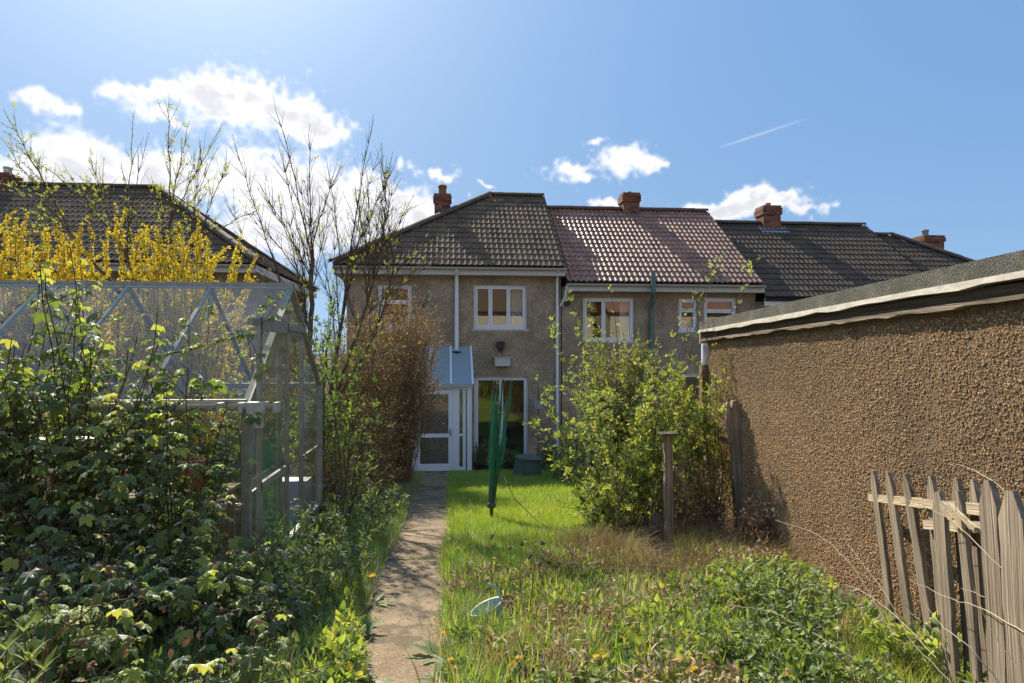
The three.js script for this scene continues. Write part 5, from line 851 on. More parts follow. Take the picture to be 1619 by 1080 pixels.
// ---------------------------------------------------------------- forsythia
{
  const F4 = flowerGeo(4, 0.45, 3), YEL = [[0.84, 0.66, 0.03], [0.80, 0.60, 0.02], [0.86, 0.72, 0.07]];
  for (const [px, d, h, n, label] of [[10, 8.9, 4.7, 100, 'yellow forsythia in flower behind the greenhouse beneath the brick chimney'], [150, 9.1, 4.5, 100, 'yellow forsythia flowering thickly behind the middle of the greenhouse'], [290, 9.0, 4.3, 90, 'yellow forsythia in flower behind the greenhouse ridge end']]) {
    const b = P(px, 560, d); b.y = slopeY(b.z); const p = new Plant('forsythia', label, 'shrub', 'forsythias behind the greenhouse', 500 + px), r = p.r;
    for (let k = 0; k < n; k++) {
      const a = r() * 6.283, s = Math.sqrt(r()), e = V(b.x + Math.cos(a) * s * 1.0, b.y + h * (0.55 + 0.45 * r()) * (1 - s * 0.15), b.z + Math.sin(a) * s * 0.5), pts = p.path(V(b.x + (r() - 0.5) * 0.5, b.y, b.z + (r() - 0.5) * 0.3), e, { lift: 0.12, n: 8 }); p.stem(pts, 0.009, 0.003);
      const put = (l, per, f) => { p.along(l, per, f, (q) => { const o = p.rv(); p.leaf('flowers', F4, M.petal, mat4(q.clone().addScaledVector(o, 0.008), aim(o, p.rv()), 0.022 + r() * 0.016), ranged(r, YEL)); }); p.foliage(l, 9, f, 'foliage', LEAF.ovate, M.leaf, 0.04, FRESH); };
      put(pts, 62, 0.35); for (let j = 0; j < 5; j++) { const i = 3 + Math.floor(r() * 5), l = p.path(pts[i], pts[i].clone().add(p.rv(0.4)).add(V(0, 0.15, 0)), { n: 3 }); p.stem(l, 0.003, 0.0015, 4); put(l, 80, 0.05); }
    }
    p.done(M.twig, b);
  }
}
// ---------------------------------------------------------------- generic bushes
function bush({ name, label, category = 'shrub', group, seed, base, tips, foot = 0.2, canes, r0 = 0.007, lift = 0.1, twigs = 6, twigLen = 0.3, per = 30, from = 0.3, kinds, stemMat = M.cane, amp = 0.02 }) {
  const p = new Plant(name, label, category, group, seed), r = p.r;
  const put = (l, f) => { for (const k of kinds) p.foliage(l, per * k.share, f, k.name ?? 'foliage', k.geo, k.mat, k.size, k.cols, k); };
  for (let k = 0; k < canes; k++) {
    const e = tips(r, k), pts = p.path(V(base.x + (r() - 0.5) * foot * 2, base.y - 0.02, base.z + (r() - 0.5) * foot * 2), e, { lift, amp, n: 7 }); p.stem(pts, r0 * (0.6 + r() * 0.7), 0.002, 5); put(pts, from);
    for (let j = 0; j < twigs; j++) { const i = 2 + Math.floor(r() * 5), o = p.rv(); o.y = o.y * 0.7 + 0.2; const l = p.path(pts[i], pts[i].clone().addScaledVector(o.normalize(), twigLen * (0.4 + r() * 0.8)), { n: 3, amp: 0.04 }); p.stem(l, 0.0026, 0.0012, 3); put(l, 0.05); }
  }
  return p.done(stemMat, base);
}
const dome = (c, rx, ry, rz, lo = 0.5) => (r) => { const a = r() * 6.283, u = Math.pow(r(), 0.6), q = lo + (1 - lo) * r(); return V(c.x + Math.cos(a) * u * rx * q, c.y + ry * Math.sqrt(1 - u * u * 0.9) * q, c.z + Math.sin(a) * u * rz * q); };
{ // rusty hedge by the path
  const spots = [[-1.05, -13.5, 4.2, 1.05, 340, 'tall rusty brown hedge bush beside the path near the white door', 0.30], [-1.5, -12.0, 3.4, 0.9, 220, 'dry twiggy hedge bush thick with dead brown stems by the nest box', 0.12], [-1.25, -10.6, 1.9, 0.62, 130, 'low tangle of bare tan twigs at the path edge', 0.05]];
  let s = 600;
  for (const [x, z, h, w, n, label, rust] of spots) { const b = V(x, groundY(x, z), z);
    bush({ name: 'hedge_bush', label, category: 'hedge', group: 'dry hedge beside the path', seed: s++, base: b, foot: 0.35, canes: n, lift: 0.05, twigs: 11, twigLen: 0.34, per: 26, from: 0.4, amp: 0.03, stemMat: M.twigRed, r0: 0.006,
      tips: (r) => { const a = r() * 6.283, u = Math.sqrt(r()), q = 0.42 + 0.58 * Math.pow(r(), 0.4); return V(b.x + Math.cos(a) * u * w, b.y + h * q * (1 - 0.2 * u * u), b.z + Math.sin(a) * u * w); },
      kinds: [{ share: rust * 2.2, geo: LEAF.tiny, mat: M.dead, size: 0.042, cols: RUST }, { share: 0.16, name: 'young_leaves', geo: LEAF.ovate, mat: M.leaf, size: 0.034, cols: [...GREENS, ...FRESH] }] });
  }
}
{ // bramble thicket between greenhouse and hedge
  for (const [x, z, h, w, n, label, sd] of [[-1.95, -9.4, 1.7, 0.8, 60, 'tangled bramble thicket behind the greenhouse doorway', 640], [-1.35, -9.2, 1.0, 0.55, 45, 'low bramble tangle over the border behind the greenhouse', 641], [-2.2, -10.8, 2.1, 0.9, 60, 'tall bramble thicket growing under the budding fruit tree', 642]]) { const b = V(x, groundY(x, z), z);
    bush({ name: 'bramble_thicket', label, category: 'bramble', group: 'brambles by the path', seed: sd, base: b, foot: 0.4, canes: n, lift: 0.35, twigs: 6, twigLen: 0.4, per: 12, from: 0.25, r0: 0.006, stemMat: M.twigRed, tips: dome(b, w, h, w, 0.4), kinds: [{ share: 0.8, geo: LEAF.ovateB, mat: M.leaf, size: 0.045, cols: GREENS }, { share: 0.6, name: 'dead_leaves', geo: LEAF.tiny, mat: M.dead, size: 0.035, cols: RUST }] });
  }
}
{ // leaves on the lower limbs of the fruit tree
  const b = V(-1.75, groundY(-1.75, -8.7), -8.7);
  bush({ name: 'elder_bush', label: 'young leafy elder growing at the rear corner of the greenhouse', category: 'shrub', seed: 655, base: b, foot: 0.15, canes: 26, lift: 0.1, twigs: 8, twigLen: 0.4, per: 8, from: 0.35, r0: 0.012, stemMat: M.bark, tips: (r) => P(445 + r() * 150, 440 + r() * 220, 8.9 + r() * 0.8), kinds: [{ share: 1, geo: sprigGeo(LEAF.ovate, 5, 4), mat: M.leaf, size: 0.09, cols: GREENS }] });
}
{ const b = V(-1.12, groundY(-1.12, -7.2), -7.2);
  bush({ name: 'elder_sapling', label: 'slim leafy elder sapling in the border beside the greenhouse gable', category: 'shrub', seed: 657, base: b, foot: 0.06, canes: 7, lift: 0.05, twigs: 6, twigLen: 0.3, per: 8, from: 0.4, r0: 0.011, stemMat: M.bark, tips: (r) => V(b.x + (r() - 0.4) * 0.7, b.y + 1.4 + r() * 0.9, b.z + (r() - 0.5) * 0.6), kinds: [{ share: 1, geo: sprigGeo(LEAF.ovate, 5, 4), mat: M.leaf, size: 0.09, cols: GREENS }] }); }
{ // rose at the edge of the lawn
  const base = GP(1000, 872), p = new Plant('rambling_rose', 'sprawling rose bush with fresh small leaves and long arching shoots at the lawn edge', 'rose bush', null, 700), r = p.r;
  const put = (l, per, f) => { p.foliage(l, per, f, 'foliage', ROSE[0], M.leaf, 0.082, [...FRESH, ...FRESH, ...GREENS, [0.5, 0.5, 0.06]], { stalk: 0.01, up: 0.3 }); };
  const cane = (fx, fy, tx, ty, d0, d1, rad = 0.007, per = 14, lift = 0.18) => { const a = GP(fx, fy), pts = p.path(a, P(tx, ty, d1), { lift, amp: 0.012, n: 9 }); p.stem(pts, rad, 0.002, 6); put(pts, per, 0.2); return pts; };
  const twigs = (pts, n, len, per) => { for (let j = 0; j < n; j++) { const i = 2 + Math.floor(r() * 7), o = p.rv(); o.y += 0.25; const l = p.path(pts[i], pts[i].clone().addScaledVector(o.normalize(), len * (0.4 + r())), { n: 3, amp: 0.04 }); p.stem(l, 0.0028, 0.0013, 4); put(l, per, 0.05); } };
  for (const [fx, fy, tx, ty, d] of [[960, 860, 846, 668, 8.2], [950, 860, 850, 600, 8.6], [970, 860, 868, 520, 8.8], [960, 850, 893, 448, 9.0], [980, 850, 930, 478, 8.6], [975, 850, 858, 640, 8.0], [985, 850, 900, 560, 8.4]]) twigs(cane(fx, fy, tx, ty, 0, d, 0.006, 16, 0.1), 9, 0.28, 26);
  for (const [fx, fy, tx, ty, d, lift] of [[1000, 850, 1152, 392, 8.4, 0.12], [1010, 850, 1205, 400, 8.0, 0.22], [1000, 850, 1110, 432, 8.4, 0.05], [995, 850, 962, 450, 8.6, 0.02], [1005, 850, 1130, 405, 8.2, 0.1], [990, 850, 1085, 470, 8.5, 0.05]]) twigs(cane(fx, fy, tx, ty, 0, d, 0.009, 5, lift), 5, 0.16, 14);
  for (let k = 0; k < 62; k++) { const a = r(), tx = 885 + a * 245 + (r() - 0.5) * 30, ty = lerp(590, tx > 1050 ? 690 : 840, Math.pow(r(), 0.8)); twigs(cane(940 + r() * 110, 850 + r() * 30, tx, ty, 0, 7.0 + r() * 1.4, 0.006, 14, 0.15), 8, 0.22, 26); }
  for (let k = 0; k < 12; k++) twigs(cane(990 + r() * 60, 850, 1000 + r() * 110, 560 + r() * 70, 0, 7.5 + r() * 0.4, 0.006, 18, 0.12), 9, 0.22, 28);
  for (let k = 0; k < 12; k++) twigs(cane(1060 + r() * 80, 850, 1060 + r() * 110, 575 + r() * 110, 0, 7.3 + r() * 0.7, 0.006, 18, 0.2), 9, 0.2, 36);
  for (const [x, y] of [[1172, 602], [1160, 596], [1150, 560], [1132, 585], [1180, 640]]) twigs(cane(1130, 850, x, y, 0, 7.45, 0.006, 12, 0.1), 7, 0.14, 40);
  p.done(M.cane, base);
}
{ // clipped golden privet
  const c = P(985, 640, 10.4), b = V(c.x, slopeY(c.z), c.z);
  bush({ name: 'golden_privet', label: 'rounded golden green privet rising behind the rose bush', category: 'shrub', seed: 720, base: b, foot: 0.2, canes: 130, lift: 0.05, twigs: 14, twigLen: 0.26, per: 52, from: 0.45, r0: 0.01, stemMat: M.bark, tips: (r) => { const v = V(r() * 2 - 1, r() * 2 - 1, r() * 2 - 1).normalize().multiplyScalar(0.5 + 0.5 * Math.sqrt(r())); return V(c.x + v.x * 0.8, c.y + 0.40 + v.y * 0.85, c.z + v.z * 0.7); }, kinds: [{ share: 1, geo: LEAF.ovate, mat: M.leaf, size: 0.045, cols: [[0.30, 0.33, 0.04], [0.24, 0.28, 0.035], [0.16, 0.22, 0.03], [0.36, 0.28, 0.06]] }] });
}
// shade shrubs along the house wall
for (const [px, z, h, w, label, cols, sd] of [[760, -17.6, 0.75, 0.5, 'leafy shrub under the patio door frame beside the porch', GREENS, 731], [810, -17.5, 0.65, 0.55, 'low leafy shrub growing in front of the patio door', GREENS, 732], [868, -16.9, 1.0, 0.6, 'leafy shrub behind the compost bin', GREENS, 733], [905, -16.2, 0.95, 0.7, 'pale dusty shrub between the compost bin and the rose', GREENS, 734], [895, -14.2, 0.6, 0.5, 'low yellow green shrub at the far edge of the lawn', FRESH, 735], [1000, -14.5, 1.7, 1.0, 'dense shrub filling the corner behind the privet', GREENS, 736], [1080, -12.0, 1.6, 0.8, 'shady shrub beside the far corner of the garage', GREENS, 737]]) {
  const q = PZ(px, 700, z), b = V(q.x, slopeY(z), z); bush({ name: 'shade_shrub', label, group: 'shrubs below the house', seed: sd, base: b, foot: w * 0.4, canes: 40, lift: 0.1, twigs: 7, twigLen: 0.25, per: 24, from: 0.2, tips: dome(b, w, h, w, 0.5), kinds: [{ share: 1, geo: LEAF.ovate, mat: M.leafDull, size: 0.05, cols }] });
}
// hedge line behind the side passage and far boundary
for (const [x, z, h, w, label, sd] of [[-3.6, -15.5, 2.0, 1.1, 'evergreen shrub in the passage beside the end house', 751], [-5.6, -11.5, 2.2, 1.3, 'dark evergreen shrub at the boundary behind the greenhouse', 752], [-7.4, -9.5, 2.3, 1.3, 'big evergreen shrub beyond the greenhouse end', 753], [-2.9, -10.6, 2.3, 1.1, 'evergreen shrub behind the forsythia near the greenhouse door end', 754], [-4.4, -10.9, 2.4, 1.2, 'evergreen shrub behind the forsythia near the middle of the greenhouse', 755]]) { const b = V(x, slopeY(z), z); bush({ name: 'boundary_shrub', label, group: 'boundary shrubs', seed: sd, base: b, foot: w * 0.4, canes: 60, lift: 0.1, twigs: 10, twigLen: 0.4, per: 18, from: 0.2, tips: dome(b, w, h, w, 0.45), kinds: [{ share: 1, geo: LEAF.ovate, mat: M.leaf, size: 0.07, cols: DEEP }] }); }
// dead stems between post and wall
for (const [px, py, h, w, label, sd] of [[1110, 858, 0.95, 0.42, 'brown dead weed stems between the bird table post and the gate post', 761], [1195, 880, 0.6, 0.25, 'brittle brown stems against the foot of the pebbledash wall', 762]]) { const b = GP(px, py); bush({ name: 'dead_weeds', label, category: 'weed', group: 'dead weeds by the wall', seed: sd, base: b, foot: w * 0.7, canes: 90, lift: 0.05, twigs: 6, twigLen: 0.22, per: 16, from: 0.15, r0: 0.0045, stemMat: M.twigRed, tips: dome(b, w, h, w, 0.4), kinds: [{ share: 1, geo: LEAF.tiny, mat: M.dead, size: 0.04, cols: [...RUST, ...STRAW] }] }); }

// ---------------------------------------------------------------- grass
const TUFT = [1, 2, 3].map((s) => tuftGeo(9, s, { width: 0.017, spread: 0.28 })), TALL = [1, 2].map((s) => tuftGeo(8, s + 10, { width: 0.011, bend: 0.9, spread: 0.2, lo: 0.5 }));
function sow(name, label, n, seed, where, size, cols, geos, mat = M.grass, cat = 'grass') {
  const r = rng(seed), lists = geos.map(() => []);
  for (let k = 0; k < n; k++) { const q = where(r); if (!q) continue; const [x, z, s = 1] = q, h = size(r, x, z) * s; lists[k % geos.length].push([mat4(V(x, groundY(x, z) - 0.01, z), eul((r() - 0.5) * 0.3, r() * 6.283, (r() - 0.5) * 0.3), h), cols(r, x, z)]); }
  geos.forEach((g, i) => { const m = copies(numbered(name), g, mat, lists[i]); tag(m, label, cat); });
}
const TUB = GP(776, 1000), DRY = GP(1060, 895), STONE = GP(1040, 866), byStone = (x, z) => { const t = z - STONE.z; return t > -0.1 && t < 1.25 && Math.abs(x - STONE.x * (1 - t / -STONE.z * 0.9)) < 0.16; };
const rightEdge = (z) => lerp(1.15, 2.7, sstep(-5.5, -15, z));
sow('lawn_grass', 'bright green lawn grass between the path and the rose', 52000, 801, (r) => { const z = -5.4 - Math.pow(r(), 1.25) * 11.4, x = 0.0 + r() * (rightEdge(z) + 0.5); if (x > rightEdge(z) + r() * 0.5 || byStone(x, z)) return null; if (x < 0.07 * r()) return null; return [x - 0.06 * r() * r() * r(), z]; }, (r, x, z) => 0.07 + 0.10 * r() * (0.6 + 0.8 * fbm2(x * 1.5, z * 1.5, 2)) + sstep(-8, -5.5, z) * 0.07, (r, x, z) => { const y = fbm2(x * 0.9 + 9, z * 0.9, 3); return r() < 0.06 ? ranged(r, STRAW) : [lerp(0.26, 0.43, y) * (0.8 + r() * 0.4), lerp(0.41, 0.52, y) * (0.8 + r() * 0.4), 0.018]; }, TUFT);
sow('rough_grass', 'long rough grass and weeds between the path and the picket fence', 15000, 802, (r) => { const z = -1.6 - Math.pow(r(), 0.9) * 5.2, x = -0.05 + 0.1 * r() + r() * 2.5; const k = fbm2(x * 2.2 + 30, z * 2.2, 3); if (k < 0.40 && r() < 0.65) return null; const hol = fbm2(x * 1.1 + 80, z * 1.1 + 12, 3); if (hol > 0.56 && r() < 0.6) return null; if (byStone(x, z)) return null; if (r() < 0.4 && Math.hypot((x - DRY.x) / 0.8, (z - DRY.z) / 0.9) < 1) return null; if (Math.hypot(x - TUB.x, z - TUB.z - 0.1) < 0.15) return null; return [x, z]; }, (r, x, z) => 0.10 + 0.22 * r() * (0.4 + fbm2(x * 2, z * 2, 2)), (r, x, z) => r() < 0.13 + 0.25 * sstep(0.45, 0.65, fbm2(x * 1.3 + 60, z * 1.3, 2)) ? ranged(r, STRAW) : [0.325 * (0.7 + r() * 0.6), 0.405 * (0.75 + r() * 0.5), 0.03], [...TUFT, ...TALL]);
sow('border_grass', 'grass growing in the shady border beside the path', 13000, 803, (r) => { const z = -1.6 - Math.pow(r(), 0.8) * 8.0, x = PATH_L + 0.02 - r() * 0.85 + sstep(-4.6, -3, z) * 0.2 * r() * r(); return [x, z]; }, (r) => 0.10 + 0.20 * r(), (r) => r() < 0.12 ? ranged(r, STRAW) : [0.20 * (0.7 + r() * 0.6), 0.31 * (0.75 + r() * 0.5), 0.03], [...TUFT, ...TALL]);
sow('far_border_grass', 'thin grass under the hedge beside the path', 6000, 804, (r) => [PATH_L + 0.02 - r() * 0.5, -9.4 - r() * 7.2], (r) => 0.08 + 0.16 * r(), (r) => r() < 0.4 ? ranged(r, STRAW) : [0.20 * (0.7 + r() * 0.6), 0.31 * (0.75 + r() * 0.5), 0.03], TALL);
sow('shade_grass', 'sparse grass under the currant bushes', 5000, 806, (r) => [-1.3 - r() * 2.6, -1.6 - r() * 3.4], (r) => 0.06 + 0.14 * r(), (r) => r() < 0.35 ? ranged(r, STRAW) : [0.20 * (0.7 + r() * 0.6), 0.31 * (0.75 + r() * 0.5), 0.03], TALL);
sow('dead_grass', 'straw coloured dead grass around the hose and posts', 7500, 805, (r) => { const c = GP(1070, 895), a = r() * 6.283, u = Math.sqrt(r()); const x = c.x + Math.cos(a) * u, z = c.z + Math.sin(a) * u * 1.15; return byStone(x, z) ? null : [x, z]; }, (r) => 0.16 + 0.34 * r() * r(), (r) => ranged(r, STRAW), [tuftGeo(6, 31, { bend: 1.6, spread: 0.2, width: 0.008, lo: 0.5 }), tuftGeo(6, 32, { bend: 0.8, spread: 0.2, width: 0.007, lo: 0.5 })], M.straw);
sow('joint_grass', 'grass sprouting in the joints of the concrete path', 420, 807, (r) => { const j = [-6.2, -9.95, -13.1, -14.7][Math.floor(r() * 4)]; return [PATH_L + Math.pow(r(), 0.5) * 0.64, j + (r() - 0.5) * 0.05]; }, (r) => 0.05 + 0.06 * r(), (r) => [0.18, 0.27, 0.03], [TUFT[0]]);
// ground-cover weeds
{
  const clover = sprigGeo(LEAF.ovateB, 3, 21, 1.6), nettle = sprigGeo(LEAF.tooth, 6, 22, 1.2), r = rng(811), lists = [[], []];
  for (let k = 0; k < 9000; k++) { const z = -1.7 - Math.pow(r(), 0.9) * 4.4, x = 0.05 + r() * 2.4, f = fbm2(x * 1.6 + 3, z * 1.6 + 8, 3), near = sstep(1.0, 2.2, x + (z + 3) * 0.15); if (f + near * 0.14 < 0.50) continue; if (Math.hypot((x - DRY.x) / 0.9, (z - DRY.z) / 1.0) < 1) continue; if (Math.hypot(x - TUB.x, z - TUB.z - 0.12) < 0.2) continue; const h = 0.04 + r() * 0.16 * (0.5 + near), o = V(r() - 0.5, 0.35 + r() * 0.5, r() - 0.5); lists[r() < 0.45 ? 1 : 0].push([mat4(V(x, groundY(x, z) + h, z), aim(o, V(r() - 0.5, 1, r() - 0.5)), 0.06 + r() * 0.06), ranged(r, [...GREENS, ...GREENS, ...FRESH], 0.4)]); }
  for (let k = 0; k < 2600; k++) { const z = -1.7 - r() * 6, x = PATH_L - 0.03 - r() * 0.9, h = 0.03 + r() * 0.12; lists[r() < 0.3 ? 1 : 0].push([mat4(V(x, groundY(x, z) + h, z), aim(V(r() - 0.5, 0.3 + r() * 0.5, r() - 0.5), V(r() - 0.5, 1, r() - 0.5)), 0.05 + r() * 0.06), ranged(r, [...GREENS, ...DEEP], 0.4)]); }
  for (let k = 0; k < 1500; k++) { const z = -1.6 - r() * 3.2, x = PATH_L + 0.24 * Math.pow(r(), 1.5) * sstep(-4.8, -3.2, z) - 0.05, h = 0.02 + r() * 0.12; lists[r() < 0.4 ? 1 : 0].push([mat4(V(x, groundY(x, z) + 0.03 + h, z), aim(V(r() - 0.5, 0.3 + r() * 0.6, r() - 0.5), V(r() - 0.5, 1, r() - 0.5)), 0.06 + r() * 0.07), ranged(r, [...GREENS, ...FRESH], 0.4)]); }
  tag(copies('ground_weeds', clover, M.leaf, lists[0]), 'low broad leaved weeds spread through the rough grass', 'weeds'); tag(copies('ground_weeds_001', nettle, M.leaf, lists[1]), 'toothed nettle like weeds spread through the rough grass', 'weeds');
}
// nettles and other tall weeds filling the border between greenhouse and path
[[-0.95, -4.4, 0.42, 'nettle clump between the grey pot and the path'], [-1.2, -5.0, 0.5, 'nettle clump below the greenhouse sliding door'], [-0.85, -5.4, 0.36, 'nettle clump at the path edge level with the greenhouse door'], [-1.15, -6.2, 0.48, 'nettle clump at the greenhouse doorway'], [-0.82, -6.8, 0.38, 'nettle clump spilling over the path joint'], [-1.1, -7.6, 0.55, 'nettle clump by the rear half of the greenhouse'], [-0.8, -8.4, 0.45, 'nettle clump in front of the low bramble tangle']].forEach(([x, z, h, label], i) => {
  const b = V(x, groundY(x, z), z); bush({ name: 'nettle_clump', label, category: 'weed', group: 'nettles in the border', seed: 1200 + i, base: b, foot: 0.2, canes: 34, lift: 0.02, twigs: 2, twigLen: 0.08, per: 62, from: 0.12, r0: 0.003, stemMat: M.cane, tips: (r) => V(b.x + (r() - 0.5) * 0.62, b.y + h * (0.5 + r() * 0.6), b.z + (r() - 0.5) * 0.8), kinds: [{ share: 1, geo: LEAF.tooth, mat: M.leaf, size: 0.06, cols: GREENS, up: 0.1 }] });
});
for (const [x, z, h, label, sd] of [[-1.15, -9.9, 1.3, 'bare bramble stems leaning over the path edge below the fruit tree', 1220], [-1.6, -8.6, 1.1, 'brown dead stems behind the greenhouse plinth', 1221]]) { const b = V(x, groundY(x, z), z); bush({ name: 'dry_thicket', label, category: 'bramble', group: 'dry stems by the path', seed: sd, base: b, foot: 0.35, canes: 80, lift: 0.3, twigs: 8, twigLen: 0.35, per: 10, from: 0.3, r0: 0.005, stemMat: M.twigRed, tips: dome(b, 0.6, h, 0.7, 0.4), kinds: [{ share: 0.8, geo: LEAF.tiny, mat: M.dead, size: 0.04, cols: RUST }, { share: 0.5, name: 'young_leaves', geo: LEAF.ovate, mat: M.leaf, size: 0.04, cols: [...GREENS, ...FRESH] }] }); }
// weed clumps that break up the rough grass
[[0.45, -2.6, 0.22, 0, 'leafy weed clump beside the path opposite the dock leaves'], [1.0, -2.9, 0.26, 2, 'dry brown stems in the rough grass near the black pot'], [1.55, -3.0, 0.34, 0, 'dense leafy clump in front of the first fence picket'], [1.9, -3.7, 0.36, 1, 'tall green clump against the pebbledash wall foot'], [0.75, -3.9, 0.24, 2, 'dead brown stems in a hollow of the rough grass'], [1.5, -4.2, 0.2, 2, 'straw coloured tangle in front of the grey hose'], [0.3, -4.9, 0.22, 2, 'dry seed stems near the lawn edge'], [2.2, -5.0, 0.26, 2, 'dead grass tangle below the shaded end of the wall'], [0.9, -5.3, 0.22, 2, 'straw coloured stems between lawn and rough grass'], [1.2, -2.2, 0.28, 2, 'dead tangled stems beside the long straws'], [0.4, -3.35, 0.2, 2, 'small dry tangle beside the mint tub'], [1.75, -2.35, 0.3, 0, 'leafy clump at the foot of the broad pickets']].forEach(([x, z, h, kind, label], i) => {
  const b = V(x, groundY(x, z), z); bush({ name: 'weed_clump', label, category: 'weed', group: 'weeds in the rough grass', seed: 1300 + i, base: b, foot: 0.22, canes: kind === 2 ? 46 : 34, lift: 0.02, twigs: kind === 2 ? 5 : 3, twigLen: 0.1, per: kind === 2 ? 22 : 55, from: 0.1, r0: kind === 2 ? 0.0028 : 0.0025, stemMat: kind === 2 ? M.twigRed : M.cane, tips: (r) => V(b.x + (r() - 0.5) * 0.7, b.y + h * (0.4 + r() * 0.8), b.z + (r() - 0.5) * 0.7), kinds: kind === 2 ? [{ share: 1, geo: LEAF.lance, mat: M.dead, size: 0.05, cols: [...STRAW, ...RUST] }] : [{ share: 1, geo: kind ? LEAF.tooth : LEAF.ovateB, mat: M.leaf, size: kind ? 0.06 : 0.045, cols: [...GREENS, ...GREENS, FRESH[1]], up: 0.1 }] });
});
// strap-leaved clumps
for (const [px, py, h, label, sd] of [[565, 830, 0.32, 'strap leaved bulb clump in the border below the hedge', 1], [540, 862, 0.26, 'short strap leaved clump beside the fallen branch', 2], [600, 800, 0.22, 'small strap leaved clump at the far path edge', 3]]) {
  const b = GP(px, py), r = rng(820 + sd), g = thing('bulb_clump', label, 'plant', b, 0, 'bulb clumps in the border'), m = leafMat({ color: lin(0.12, 0.22, 0.045) });
  for (let k = 0; k < 46; k++) { const a = r() * 6.283, o = V(Math.cos(a) * (0.2 + r() * 0.5), 1, Math.sin(a) * (0.2 + r() * 0.5)), l = part('leaf', LEAF.strap, m, g); l.position.set((r() - 0.5) * 0.24, 0, (r() - 0.5) * 0.2); l.quaternion.copy(aim(o, V(Math.cos(a), 0.3, Math.sin(a)))); l.scale.set(h * 0.5, h, h * (0.7 + r() * 0.5)); }
}
{ // fallen leaves and crumbs of soil on the path
  const r = rng(833), l = []; for (let k = 0; k < 420; k++) { const z = -1.6 - Math.pow(r(), 0.8) * 14, e = r() < 0.6 ? (r() < 0.5 ? r() * 0.12 : 0.62 - r() * 0.1) : r() * 0.62, x = PATH_L + e; l.push([mat4(V(x, slopeY(z) + 0.05, z), aim(V(r() - 0.5, (r() - 0.5) * 0.3, r() - 0.5), V((r() - 0.5) * 0.5, 1, (r() - 0.5) * 0.5)), 0.012 + r() * 0.03), ranged(r, [...RUST, [0.12, 0.09, 0.06], [0.2, 0.24, 0.05]])]); }
  tag(copies('leaf_litter', LEAF.tiny, M.dead, l), 'dead leaves and crumbs scattered along the concrete path', 'leaf litter');
}
// dandelions
{
  const head = (() => { const m = new MB(), l = leafGeo(0.26, { rows: 2, fold: 0.1, droop: 0.1 }); for (let ring = 0; ring < 3; ring++) for (let k = 0; k < 13; k++) m.add(l, mat4(V(0, ring * 0.05, 0), eul(-0.12 - ring * 0.42, (k + ring * 0.5) / 13 * 6.283, 0), 1 - ring * 0.24)); return m.geo(); })();
  const yel = leafMat({ color: lin(0.85, 0.60, 0.01), transmission: 0.35, clearcoat: 0 }), lm = [leafMat({ color: lin(0.15, 0.24, 0.03) }), leafMat({ color: lin(0.20, 0.29, 0.035) })], stalk = std({ color: lin(0.28, 0.26, 0.12), roughness: 0.8 });
  const at = [[[500, 945], [502, 953], [521, 950], [528, 967]], [[551, 951], [555, 983], [512, 972]], [[553, 1056], [576, 1062], [560, 1077]], [[713, 1043], [718, 1056]], [[951, 1030], [956, 1037], [943, 1051], [942, 1038]], [[587, 911], [590, 909]], [[812, 1050], [820, 1040], [806, 1060]], [[1090, 1062], [1098, 1056]], [[700, 1000], [735, 1030]]];
  const label = ['dandelion with four yellow heads beside the grey pot', 'dandelion with yellow heads leaning towards the path', 'dandelion clump at the path corner beside the dock leaves', 'pair of dandelion heads at the lawn side edge of the path', 'dandelion cluster in the rough grass near the black clip', 'small dandelion in the far border grass', 'dandelion behind the black plastic pot', 'dandelion among the low weeds between clip and fence', 'dandelion at the path edge below the mint tub'];
  at.forEach((list, i) => {
    const [fx, fy] = list[0], b = GP(fx, fy + 52), d = depthOf(b), g = thing('dandelion', label[i], 'flower', null, 0, 'dandelions'), r = rng(840 + i);
    for (const [x, y] of list) { const e = P(x, y, d + (r() - 0.5) * 0.1), s = new MB(); s.tube(curve3(V(b.x + (r() - 0.5) * 0.06, b.y, b.z), V(lerp(b.x, e.x, 0.3), e.y - 0.05, lerp(b.z, e.z, 0.3)), e, 6), 0.0028, 0.0022, 6); s.build('stalk', stalk, g); const h = part('flower_head', head, yel, g); h.position.copy(e); h.scale.setScalar(0.021 + r() * 0.004); h.rotation.set(0.35 + (r() - 0.5) * 0.6, 0, (r() - 0.5) * 0.7); }
    for (let k = 0; k < 15; k++) { const a = r() * 6.283, l = part('leaf', LEAF.tooth, lm[k % 2], g); l.position.set(b.x, b.y + 0.01, b.z); l.quaternion.copy(aim(V(Math.cos(a), 0.35 + r() * 0.5, Math.sin(a)), V(0, 1, 0))); l.scale.setScalar(0.13 + r() * 0.08); }
    settle(g, b);
  });
}
